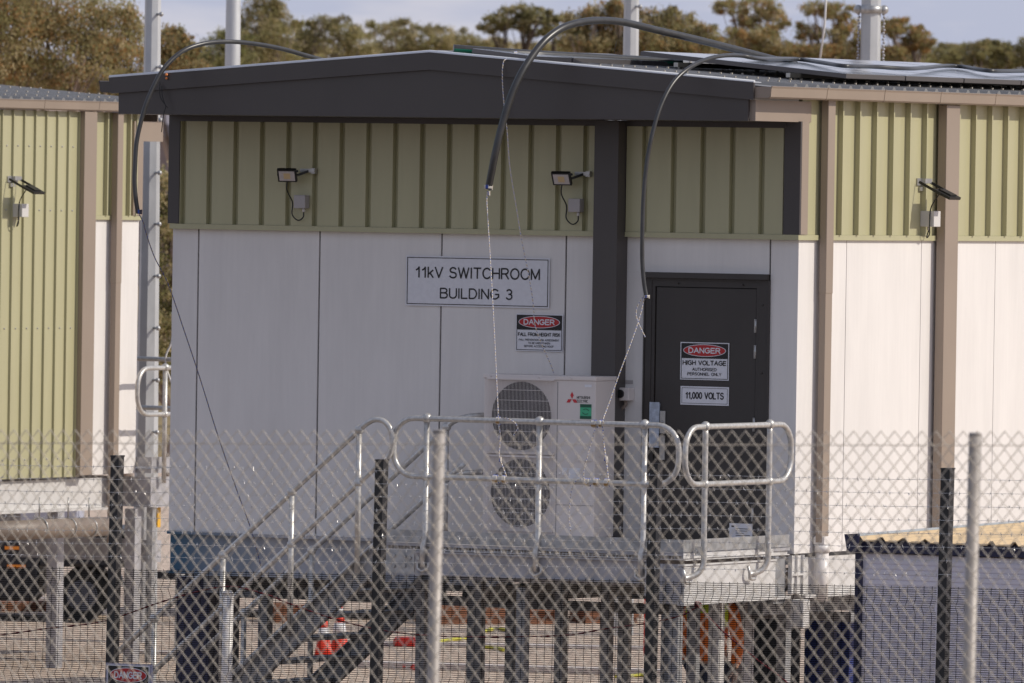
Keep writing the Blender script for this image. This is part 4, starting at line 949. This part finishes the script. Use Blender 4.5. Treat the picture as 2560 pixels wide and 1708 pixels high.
tree('tall airy gum crossing behind the ladder pole',2080,190,[(2035,18,34,18),(2090,25,36,18),(2120,60,28,22),(2020,75,28,20),(2085,85,26,18),(2050,125,42,22),(2120,120,32,24),(2150,100,22,22),(2000,130,30,22)],[BR,O_,PA,O_,RU],5200,(.11,.04),seed=14,fill=.3)
tree('thin rusty gum just right of the ladder pole',2270,190,[(2240,55,26,14),(2225,75,22,14),(2280,75,26,16),(2310,100,20,20),(2275,108,20,14),(2240,130,30,16)],[RU,BR,O_],3000,(.11,.04),seed=15,fill=.3)
tree('low dark rounded bush gum over the solar panels',2310,230,[(2265,140,40,22),(2310,132,42,22),(2350,140,40,20),(2385,138,32,18),(2290,155,80,16)],[O_,DK,BR,O_],6000,seed=16)
tree('small flat topped gum left of the right umbrella gum',2385,250,[(2370,116,22,8),(2400,120,28,8)],[O_,BR],1200,seed=17,fill=.3)
tree('rounded umbrella gum near the right edge',2470,225,[(2450,125,36,20),(2490,120,34,18),(2465,108,24,10),(2515,140,22,18),(2500,155,40,12),(2425,150,30,12)],[O_,DK,BR,O_],5000,seed=18)
tree('dark gum cut off by the right edge',2575,225,[(2565,140,30,28),(2600,130,40,40)],[DK,O_,BR],3500,seed=19)
tree('tangled olive gum low in the gap between the buildings',415,140,[(400,470,45,60),(425,560,40,60),(395,650,45,60),(420,740,45,60),(400,830,45,55),(425,910,45,50)],[O_,GN,BR,DK,PA],8000,(.11,.04),seed=20,fill=.4,limb=.05)
for i,(px,sp,tp,D,lb) in enumerate(((560,130,165,245,'low scrubby gum thicket behind the left gable slope'),(790,170,135,250,'low scrubby gum thicket left of the ridge'),(1080,160,128,250,'low scrubby gum thicket just behind the ridge'),
  (1480,150,128,245,'low scrubby gum thicket behind the bolt pole'),(1760,160,122,245,'low scrubby gum thicket behind the thick pipe end'),(2050,150,132,245,'low scrubby gum thicket at the foot of the ladder pole'),(2380,170,158,250,'low scrubby gum thicket behind the right solar panels'))):
    rr_=random.Random(100+i); bl=[(px+sp*(j/5-1)*1.0+rr_.uniform(-10,10),tp+rr_.uniform(-12,14),rr_.uniform(26,42),rr_.uniform(14,24)) for j in range(11)]
    bl+=[(px+sp*(j/3-1),tp+32,48,26) for j in range(7)]
    tree(lb,px,D,bl,[O_,BR,DK,O_,PA,RU] if i in(3,4,5) else [O_,DK,O_,BR,PA],9000,(.10,.04),seed=200+i,trunks=4,bark='barkd')
# far houses glimpsed low between trunks
for i,(px,py,D,lb) in enumerate(((30,225,330,'pinkish house with grey roof behind the big gum'),(415,345,320,'far pinkish house seen just under the fascia in the gap'))):
    c=at(px,py,D=D); o=thing('distant_house',(c.x,c.y,0),lb,'house')
    q=MB(); q.box(c.x-3,c.x+3,c.y-3,c.y+3,-.5,c.z); q.build('wall',M['brick'],o)
    q=MB(); q.prism([(c.x-3.4,c.z),(c.x+3.4,c.z),(c.x,c.z+1.2)],'Y',c.y-3.3,c.y+3.3); q.build('roof',M['houseroof'],o)

# ------------------------------------------------------------------ site shed at the right
SY=-3.0; SX=at(2148,1400,Y=SY).x
SH=thing('site_shed',(SX+2,SY+1.5,0),'pale lilac site shed with cream corrugated roof and navy trim','shed')
zt=2.075
q=MB(); q.box(SX,SX+4.5,SY,SY+2.9,.05,zt-.02); 
z=.1
while z<zt-.06: q.box(SX+.06,SX+4.5,SY-.008,SY-.0005,z,z+.028); z+=.04
q.build('wall',M['shedwall'],SH)
q=MB(); q.box(SX-.02,SX+.035,SY-.03,SY+.03,.03,zt-.02); q.box(SX-.04,SX+4.5,SY-.05,SY-.031,zt-.01,zt+.085); q.prism([(SX-.07,zt+.125),(SX-.045,zt-.01),(SX+.04,zt-.01),(SX+.06,zt+.135)],'Y',SY-.12,SY-.105)
q.prism([(SY-.10,zt+.10),(SY+2.95,zt+.14),(SY+2.95,zt+.03),(SY-.10,zt-.01)],'X',SX-.06,SX-.031)
q.build('navy_trim',M['navy'],SH)
q=MB(); q.prism([(SY-.10,zt+.075),(SY+2.95,zt+.115),(SY+2.95,zt+.165),(SY-.10,zt+.125)],'X',SX-.03,SX+.03)
q.build('barge_flashing',mat('pale_grey_flashing',(.42,.46,.5),.45),SH)
q=MB(); n=180; 
prof=[]
for i in range(n+1):
    x=SX+.085+i*(4.45-.085)/n; ph=((x-SX)%.19)/.19; h=.030 if .40<ph<.62 else (.015 if .34<ph<.68 else .0)
    prof.append((x,h))
n0=len(q.v)
for (x,h) in prof: q.v+=[Vector((x-.05,SY-.10,zt+.082+h)),Vector((x-.05,SY+2.9,zt+.125+h)),Vector((x-.05,SY-.10,zt+.074+h))]
for i in range(n): a=n0+i*3; q.face((a,a+3,a+4,a+1)); q.face((a,a+2,a+5,a+3))
q.build('roof',M['shedroof'],SH)

# ------------------------------------------------------------------ security fence (black mesh, barbed strands)
FYY=-6.7
SF=thing('security_fence',(1.2,FYY,0),'black mesh security fence topped with eight barbed wire strands','fence')
def fz_(x,z): return z+.015*(x-.7)
def fx_(x,z): return x+.0135*(z-1.9)
fposts=[(-2.272),.06,2.397,4.801]
postx=[-4.6]+fposts+[7.1]
for x in postx:
    q=MB(); zt_=2.78
    n0=len(q.v); w_=.036
    q.box(x-w_,x+w_,FYY,FYY+.075,0,zt_); 
    q.box(x-w_-.004,x+w_+.004,FYY-.003,FYY+.079,zt_+.0,zt_+.012)
    for v in q.v: v.x=fx_(v.x,v.z); v.z=fz_(v.x,v.z) if v.z>.5 else v.z
    q.build('post',M['blackpost'],SF)
def foldy(z,ztop):
    d=ztop-z
    for c in(.135,.80,1.45):
        if abs(d-c)<.055: return -.035*(1-abs(d-c)/.055)
    return 0
for a,b_ in zip(postx[:-1],postx[1:]):
    q=MB(); ztop=1.925
    if a==-2.272:
        pass
    x0,x1=a+.04,b_-.04
    z=ztop; n=0
    while z>0.02:
        yy=FYY-.006+foldy(z,ztop); r_=.0023
        q.box(x0,x1,yy-r_,yy+r_,z-r_,z+r_); z-=.0158
    x=x0+.03
    zs=[ztop+.012,ztop-.08,ztop-.135,ztop-.19,ztop-.745,ztop-.80,ztop-.855,ztop-1.395,ztop-1.45,ztop-1.505,.02]
    while x<x1:
        q.tube([(x,FYY-.0115+foldy(z_,ztop),z_) for z_ in zs],.0024,4,smooth=False); x+=.0665
    for v in q.v: xx=v.x; v.x=fx_(v.x,v.z); v.z=fz_(xx,v.z)
    q.build('mesh_panel',M['meshwire'],SF)
rd=random.Random(5)
for k in range(8):
    z0=2.695-.0975*k+.012
    q=MB(); xa,xb=-5.0,7.4
    for ph in(0,math.pi):
        pp=[]
        x=xa
        while x<=xb: t=(x-xa)/.12*2*math.pi; pp.append((x,FYY-.015+.0016*math.cos(t+ph),z0+.0014*math.sin(t+ph)+.004*math.sin((x-.06)/2.34*2*math.pi))); x+=.03
        q.tube(pp,.0009,4,caps=False,smooth=False)
    x=xa+rd.uniform(0,.1)
    while x<xb:
        zc=z0+.004*math.sin((x-.06)/2.34*2*math.pi)
        for j in range(4):
            a=rd.uniform(0,6.28); dx=rd.uniform(-.55,.55); d=Vector((dx,math.cos(a)*.5,math.sin(a))).normalized()*.019
            c=Vector((x+rd.uniform(-.004,.004),FYY-.015,zc)); q.tube([c,c+d],[.0021,.0010],3,smooth=False)
        q.ball((x,FYY-.015,zc),.0033,seg=5,ring=3,sc=(2,1,1))
        x+=.083*rd.uniform(.9,1.1)
    for v in q.v: v.z=fz_(v.x,v.z)
    q.build('barbed_wire',M['barb'],SF)
# exclusion sign wired on it
p0=at(268,1657,Y=FYY-.05); p1=at(374,1790,Y=FYY-.05)
ES=danger(p0.x+.005,p1.x-.005,p0.z-.36,p0.z-.012,FYY-.05,[('EXCLUSION',.78,.36,.47,.012),('ZONE',.4,.2,.31,.012)],'danger exclusion sign in a sheet at the bottom left of the mesh fence','danger_sign')
q=MB(); q.box(p0.x-.012,p1.x+.02,FYY-.047,FYY-.044,p0.z-.40,p0.z); q.build('backing_sheet',mat('lilac_plastic_sheet',(.45,.42,.52),.4,var=.4,scale=60,stretch=(1,1,1)),ES)
# dark red cable strung behind the mesh
rope('dark red cable strung behind the black mesh, rising into the platform corner',[at(x,y,Y=FYY+.5) for x,y in((-40,1592),(0,1588),(130,1570),(260,1553),(420,1500),(560,1467),(660,1485),(730,1512),(850,1552),(980,1580),(1130,1592),(1300,1592),(1420,1588),(1510,1573),(1620,1558),(1700,1540),(1735,1522),(1746,1515))],r=.006,mats=[M['redrope']],name='red_cable',cat='cable',wraps=[(at(1744,1512,Y=FYY+.5),(1,0,0),.02,3)])
rope('dark red cable slanting down right from the platform corner',[at(x,y,Y=FYY+.5) for x,y in((1750,1520),(1800,1572),(1850,1615),(1900,1655),(1950,1692),(2010,1745))],r=.006,mats=[M['redrope']],name='red_cable',cat='cable')

# ------------------------------------------------------------------ chain-link fence (nearest)
CY=-26.0
CF=thing('chain_link_fence',(12.3,CY,0),'nearest fence of blurred galvanised diamond chain wire on two round posts','fence')
q=MB(); DW=.0752; DH=.087
def csh(x,z): return Vector((x+.012*(z-3.4),0,z+.0253*(x-12.3)))
xa,xb=7.6,17.0; ztop=3.622; nz_=int((ztop-1.4)/(DH/2))
wr=.0023
for i in range(int((xb-xa)/(DW/2))):
    xc=xa+i*DW/2; full=[]
    # neighbouring wires bend towards each other and hook: every second one is half a diamond out of step
    for k in range(nz_):
        s_=1 if (k+i)%2==0 else -1; off=.0040 if (k+i)%2==0 else -.0040
        u=csh(xc+DW/4*1.03*s_,ztop-k*DH/2); v_=csh(xc-DW/4*1.03*s_,ztop-(k+1)*DH/2)
        u=Vector((u.x,CY+off,u.z)); v_=Vector((v_.x,CY+off,v_.z))
        full+=[u+(v_-u)*.05,v_-(v_-u)*.05]
    q.tube(full,wr,6,caps=False,smooth=False)
q.build('chain_wire',M['chain'],CF)
for (px,zt_) in((1095,3.60),(2435,3.665)):
    x=at(px,1300,Y=CY+.05).x
    q=MB(); q.tube([(x-.012*3.4,CY+.045,0),(x+.012*.2,CY+.045,zt_)],.0315,18); q.tube([(x+.0024,CY+.045,zt_),(x+.0024,CY+.045,zt_+.012)],[.034,.028],18); q.build('post',M['chainpost'],CF)
for zz in(3.55,2.3):
    q=MB(); q.tube([csh(xa,zz)+Vector((0,CY+.008,0)),csh(xb,zz)+Vector((0,CY+.008,0))],.0026,6); q.build('line_wire',M['chain'],CF)

# ------------------------------------------------------------------ things standing under and behind the platform
def cone(px,pyb,h,label,w=None):
    p=at(px,pyb,Z=0.0); o=thing('traffic_cone',p,label,'traffic cone','traffic cones on the gravel')
    q=MB(); q.box(p.x-.16*h/.7,p.x+.16*h/.7,p.y-.16*h/.7,p.y+.16*h/.7,0.0,.03,bev=.006); q.build('base',M['cone'],o)
    def rr(t): return (.135*(1-t)+.03*t)*h/.7
    for (t0,t1,mm,nm) in((0,.35,'cone','body'),(.35,.60,'conew','white_band'),(.60,.75,'cone','body'),(.75,.88,'conew','white_band'),(.88,1,'cone','body')):
        q=MB(); q.tube([(p.x,p.y,.03+t0*h),(p.x,p.y,.03+t1*h)],[rr(t0),rr(t1)],18); q.build(nm,M[mm],o)
cone(808,1648,.48,'orange cone with white bands seen under the stair, left one')
cone(848,1640,.52,'orange cone seen under the stair, right one')
def smallbox(px,pyb,wpx,hpx,m,label,name,cat,dep=.3):
    p=at(px,pyb,Z=0.0); s_=FPX/(p-CAM).dot(fw); ax=rt0*(wpx/s_/2); ay=Vector((-math.sin(TH),math.cos(TH),0))*(dep/2); h=hpx/s_
    q=MB(); q.obox(p+Vector((0,0,h/2+.004))+ay,ax,ay,Vector((0,0,h/2)))
    bm=bmesh.new(); me=q.build(name,m,loc=tuple(p)); bm.from_mesh(me.data); bmesh.ops.bevel(bm,geom=bm.edges[:],offset=min(.02,h*.2),segments=2,affect='EDGES'); bm.to_mesh(me.data); bm.free()
    return tag(me,label,cat)
smallbox(1012,1618,58,22,M['redplastic'],'red plastic block lying on the gravel beyond the stair','red_block','block')
smallbox(985,1672,22,13,M['redplastic'],'small orange-red fitting on the gravel, left one of the row','pipe_fitting','fitting',.12)
smallbox(1014,1673,20,13,M['cone'],'small orange fitting on the gravel, middle one of the row','pipe_fitting','fitting',.12)
smallbox(1034,1677,16,13,M['redplastic'],'small pinkish red fitting on the gravel, right one of the row','pipe_fitting','fitting',.12)
def stack(pxa,pxb,pyb,hpx,label,rows=3,m='timber'):
    a=at(pxa,pyb,Z=0); b_=at(pxb,pyb,Z=0); s_=FPX/(a-CAM).dot(fw); h=hpx/s_; o=thing('timber_stack',a,label,'timber stack','timber stacks in the yard')
    d=(b_-a).normalized(); nrm_=Vector((-d.y,d.x,0))
    for r_ in range(rows):
        for c_ in range(3):
            q=MB(); q.bar(a+nrm_*(.12+.2*c_)+Vector((0,0,h*(r_+.5)/rows)),b_+nrm_*(.12+.2*c_+.01*r_)+Vector((rd.uniform(-.2,.2)*d.x,0,h*(r_+.5)/rows)),.17,h/rows*.9); q.build('beam',M[m],o)
    return o
stack(1080,1290,1562,46,'rust brown beams stacked behind the left part of the landing')
stack(1320,1400,1562,46,'short rust brown beam stack between two platform legs')
stack(1465,1610,1560,40,'rust brown beams stacked behind the right part of the landing')
stack(5,128,1530,24,'rust brown beams under a white board at the far left',2)
stack(690,760,1558,46,'brown beams stacked behind the stair stringer')
def kerb(pxa,pxb,pya,pyb_,hpx,label):
    a=at(pxa,pya,Z=0); b_=at(pxb,pyb_,Z=0); s_=FPX/(a-CAM).dot(fw); h=max(.03,hpx/s_)
    q=MB(); q.bar(a+Vector((0,0,h/2+.004)),b_+Vector((0,0,h/2+.004)),.25,h); return tag(q.build('concrete_strip',M['concrete'],loc=tuple(a)),label,'concrete strip')
kerb(930,1640,1612,1625,5,'thin pale concrete strip on the gravel, the farther one under the landing')
kerb(900,1660,1668,1690,14,'wide pale concrete strip on the gravel, the nearer one under the landing')
kerb(300,520,1632,1640,6,'pale concrete strip on the gravel left of the stair')
kerb(5,115,1508,1509,14,'white board lying on the far left beams')
for i,(pts,lb) in enumerate((([(1070,1610),(1120,1600),(1180,1594)],'yellow-green hose end curving on the gravel, left'),([(1205,1580),(1240,1572),(1290,1580),(1320,1590)],'yellow-green hose arching on the gravel, middle'),([(1205,1618),(1240,1620),(1260,1626)],'short yellow hose piece on the gravel'),([(1540,1692),(1600,1688),(1620,1690)],'yellow hose on the gravel at the right'))):
    q=MB(); P_=smooth_path([at(x,y,Z=.02) for x,y in pts],4); q.tube(P_,.02,6); tag(q.build('garden_hose',M['yellowhose'],loc=tuple(P_[0])),lb,'hose')
q=MB(); a=at(1612,1640,Z=0); q.tube([a,a+Vector((0,0,1.15))],.018,8); q.ball(a+Vector((0,0,1.16)),.03); tag(q.build('marker_stake',M['redplastic'],loc=tuple(a)),'thin bright red stake beside the middle black fence post','stake')
q=MB(); a=at(1070,1632,Z=0); q.tube([a,a+Vector((0,0,.2))],.02,8); q.ball(a+Vector((0,0,.2)),.025); tag(q.build('marker_stake',M['redplastic'],loc=tuple(a)),'short red stake left of the near round fence post','stake')
q=MB(); a=at(398,1294,X=X2+.10); q.box(a.x-.02,a.x+.0,a.y-.03,a.y+.03,a.z-.10,a.z+.10,bev=.004); tag(q.build('yellow_tag',M['yellowpaint'],loc=tuple(a)),'small upright yellow tag under the second landing, in the gap between buildings','tag')

# vehicles glimpsed beyond
def trailer(loc,yaw,label):
    o=thing('equipment_trailer',(0,0,0),label,'trailer','dark trailers parked in the yard')
    q=MB(); q.box(-.9,.9,-2.6,.15,.22,.90,bev=.04); q.box(-.9,.9,.151,1.25,.60,.90,bev=.03); q.build('chassis',M['truck'],o)
    q=MB(); q.box(-.92,.92,-2.6,.55,.92,1.55,bev=.03); q.build('body',M['vanpaint'],o)
    q=MB(); q.box(-.55,.80,.56,1.3,.91,1.02,bev=.05); q.build('toolbox',M['truck'],o)
    for x in(-.72,.78):
        q=MB(); q.tube([(x-.11,.62,.29),(x+.11,.62,.29)],.29,24); w_=q.build('wheel',M['tyre'],o)
        q=MB(); q.tube([(x-.115,.62,.29),(x+.115,.62,.29)],.17,18); q.build('rim',M['rim'],w_)
        q=MB(); 
        for t in range(12):
            a0=R(8+t*14); a1=R(8+(t+1)*14); P0=(.62+.38*math.cos(a0),.30+.36*math.sin(a0)); P1=(.62+.38*math.cos(a1),.30+.36*math.sin(a1))
            q.bar((x,P0[0],P0[1]),(x,P1[0],P1[1]),.34,.03,upv=(1,0,0)) if 0 else q.obox(((x),(P0[0]+P1[0])/2,(P0[1]+P1[1])/2),(.17,0,0),(0,(P1[0]-P0[0])*.55,(P1[1]-P0[1])*.55),(0,(P0[1]-P1[1])*.12,(P1[0]-P0[0])*-.12))
        q.build('mudguard',M['truck'],o)
    for y,z,l_ in((-.10,.80,.13),(-.10,.60,.10)):
        q=MB(); q.box(.901,.915,y-l_,y+l_,z-.018,z+.018); q.build('reflector',M['lamporange'],o)
    q=MB(); q.box(.901,.915,.06,.13,.785,.82); q.build('reflector',M['whitelamp'],o)
    q=MB(); q.bar((0,1.25,.5),(0,2.3,.45),.08,.08); q.build('drawbar',M['truck'],o)
    q=MB(); q.tube([(.3,1.3,.62),(.3,1.3,.02)],.03,8); q.build('jockey_leg',M['truck'],o)
    o.location=loc; o.rotation_euler=(0,0,yaw); return o
bpy.context.view_layer.update()
yw=TH-R(90)
a=at(204,1556,Z=0)-rt0*.62-Vector((.5,-.87,0))*.9; t1=trailer(a,yw,'dark equipment trailer with pale body under the left building, orange reflectors')
a=at(1215,1565,Z=0)-rt0*.62-Vector((.5,-.87,0))*.9; t2=copy_tree(t1); t2.location=a+Vector((-.5,.9,0)); t2['label']='dark equipment trailer beyond the landing, orange and white reflectors just under the beam'
# dark panels and posts that fill the undercroft left of the stair and right of the landing
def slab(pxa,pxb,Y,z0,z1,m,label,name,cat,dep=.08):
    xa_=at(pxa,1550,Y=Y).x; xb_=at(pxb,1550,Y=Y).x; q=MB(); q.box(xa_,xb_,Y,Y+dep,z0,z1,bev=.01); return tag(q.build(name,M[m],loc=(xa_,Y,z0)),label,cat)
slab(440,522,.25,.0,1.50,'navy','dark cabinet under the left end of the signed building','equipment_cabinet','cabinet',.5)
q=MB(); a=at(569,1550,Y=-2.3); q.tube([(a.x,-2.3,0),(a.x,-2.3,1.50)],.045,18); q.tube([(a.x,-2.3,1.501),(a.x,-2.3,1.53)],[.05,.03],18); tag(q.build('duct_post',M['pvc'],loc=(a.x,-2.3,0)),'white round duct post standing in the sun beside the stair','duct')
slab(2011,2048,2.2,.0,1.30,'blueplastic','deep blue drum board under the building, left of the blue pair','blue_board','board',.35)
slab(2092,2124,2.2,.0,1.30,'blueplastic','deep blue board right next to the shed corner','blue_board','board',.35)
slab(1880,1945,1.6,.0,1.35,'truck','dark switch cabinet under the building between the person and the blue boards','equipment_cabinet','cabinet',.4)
slab(1830,1858,1.0,.0,1.45,'galvdull','thin grey cabinet beside the person in orange','equipment_cabinet','cabinet',.2)
slab(1543,1573,3.0,.0,1.50,'galvlight','pale upright board under the landing right of centre','upright_board','board',.05)
slab(1770,1798,-.5,.0,1.50,'galvlight','pale square steel upright standing before the person in orange','steel_upright','upright',.10)
slab(1975,2008,-.1,1.30,1.53,'galvlight','short pale bracket block under the side beam','bracket_block','bracket',.12)

# ------------------------------------------------------------------ person
def skin_chain(name,verts,edges,radii,material,parent,sub=2,root=0):
    me=bpy.data.meshes.new(name); o0=origin(parent); me.from_pydata([tuple(Vector(v)-o0) for v in verts],edges,[])
    o=bpy.data.objects.new(name,me); link(o)
    md=o.modifiers.new('skin','SKIN'); md.use_smooth_shade=True
    for i,v in enumerate(me.skin_vertices[0].data): 
        r_=radii[i]; v.radius=(r_,r_) if not isinstance(r_,tuple) else r_; v.use_root=(i==root)
    if sub: sm_=o.modifiers.new('sub','SUBSURF'); sm_.levels=sub; sm_.render_levels=sub
    dg=bpy.context.evaluated_depsgraph_get(); m2=bpy.data.meshes.new_from_object(o.evaluated_get(dg)); bpy.data.objects.remove(o)
    m2.materials.clear(); m2.materials.append(material)
    for p in m2.polygons: p.use_smooth=True
    o=bpy.data.objects.new(name,m2); link(o); o.parent=parent; return o
pp=at(1776,1600,Y=.35); bx,by=pp.x,.35
PE=thing('person',(bx,by,0),'person in orange hi-vis shirt with yellow shoulders standing under the landing','person')
Z=Vector
def V(x,y,z): return (bx+x,by+y,z)
# body (continuous): pelvis, spine, neck, head, arms, legs
verts=[V(0,0,.95),V(0,0,1.12),V(0,-.01,1.32),V(0,0,1.46),V(0,0,1.53),V(0,-.02,1.63),V(0,-.02,1.70),
 V(-.19,0,1.42),V(-.24,.0,1.15),V(-.25,-.08,.92),V(.19,0,1.42),V(.25,.02,1.15),V(.26,-.05,.92),
 V(-.10,0,.90),V(-.11,-.02,.50),V(-.12,.02,.10),V(-.12,-.14,.05),V(.10,0,.90),V(.11,-.01,.50),V(.12,.03,.10),V(.13,-.13,.05)]
edges=[(0,1),(1,2),(2,3),(3,4),(4,5),(5,6),(3,7),(7,8),(8,9),(3,10),(10,11),(11,12),(0,13),(13,14),(14,15),(15,16),(0,17),(17,18),(18,19),(19,20)]
rad=[.13,.125,.15,.10,.052,.085,.075,.055,.043,.028,.055,.043,.028,.085,.058,.042,.035,.085,.058,.042,.035]
skin_chain('body',verts,edges,rad,M['skin'],PE)
sv=[V(0,0,.93),V(0,0,1.12),V(0,-.01,1.32),V(0,0,1.44),V(-.19,0,1.42),V(-.24,0,1.15),V(-.25,-.07,.95),V(.19,0,1.42),V(.25,.02,1.15),V(.26,-.04,.95)]
skin_chain('shirt',sv,[(0,1),(1,2),(2,3),(3,4),(4,5),(5,6),(3,7),(7,8),(8,9)],[.15,.145,.168,.11,.068,.058,.045,.068,.058,.045],M['orange'],PE)
skin_chain('shoulder_yoke',[V(-.2,0,1.38),V(0,-.01,1.385),V(.2,0,1.38)],[(0,1),(1,2)],[.078,.155,.078],M['yellow'],PE,root=1)
skin_chain('trousers',[V(0,0,.95),V(-.10,0,.88),V(-.11,-.02,.50),V(-.12,.02,.12),V(.10,0,.88),V(.11,-.01,.50),V(.12,.03,.12)],[(0,1),(1,2),(2,3),(0,4),(4,5),(5,6)],[.145,.105,.075,.062,.105,.075,.062],M['trouser'],PE)
for sgn,(hx,hy) in((-1,(-.25,-.08)),(1,(.26,-.05))):
    vs=[V(hx,hy,.93),V(hx,hy-.01,.86)]; es=[(0,1)]; rs=[.030,.036]
    for f_ in range(4):
        y_=hy-.035+f_*.022; L_=(.065,.078,.074,.058)[f_]; i0=len(vs)
        vs+=[V(hx,y_,.84),V(hx-.006*sgn,y_,.84-L_*.5),V(hx-.022*sgn,y_+.002,.84-L_)]; es+=[(1,i0),(i0,i0+1),(i0+1,i0+2)]; rs+=[.0105,.0095,.0085]
    i0=len(vs); vs+=[V(hx-.01*sgn,hy-.045,.885),V(hx-.025*sgn,hy-.065,.85),V(hx-.03*sgn,hy-.068,.825)]; es+=[(0,i0),(i0,i0+1),(i0+1,i0+2)]; rs+=[.014,.011,.0095]
    skin_chain('glove',vs,es,rs,M['glove'],PE,sub=1)
q=MB(); q.ball((bx,by-.02,1.72),.112,sc=(.95,1.12,.8)); q.tube([(bx,by-.02,1.695),(bx,by-.02,1.705)],.135,20); q.build('helmet',M['helmet'],PE)
q=MB(); q.ball((bx,by+.02,1.64),.09,sc=(.98,.95,.9)); q.build('hair',M['hair'],PE)
q=MB(); q.ball((bx,by-.115,1.62),.014,sc=(.8,1.2,1.3)); 
for sx_ in(-.03,.03): q.ball((bx+sx_,by-.098,1.65),.009)
q.box(bx-.022,bx+.022,by-.104,by-.098,1.585,1.59); q.build('face',M['skin'],PE)
for sx_ in(-.12,.125):
    q=MB(); q.box(bx+sx_-.05,bx+sx_+.05,by-.18,by+.09,.0,.11,bev=.03); q.build('boot',M['glove'],PE)
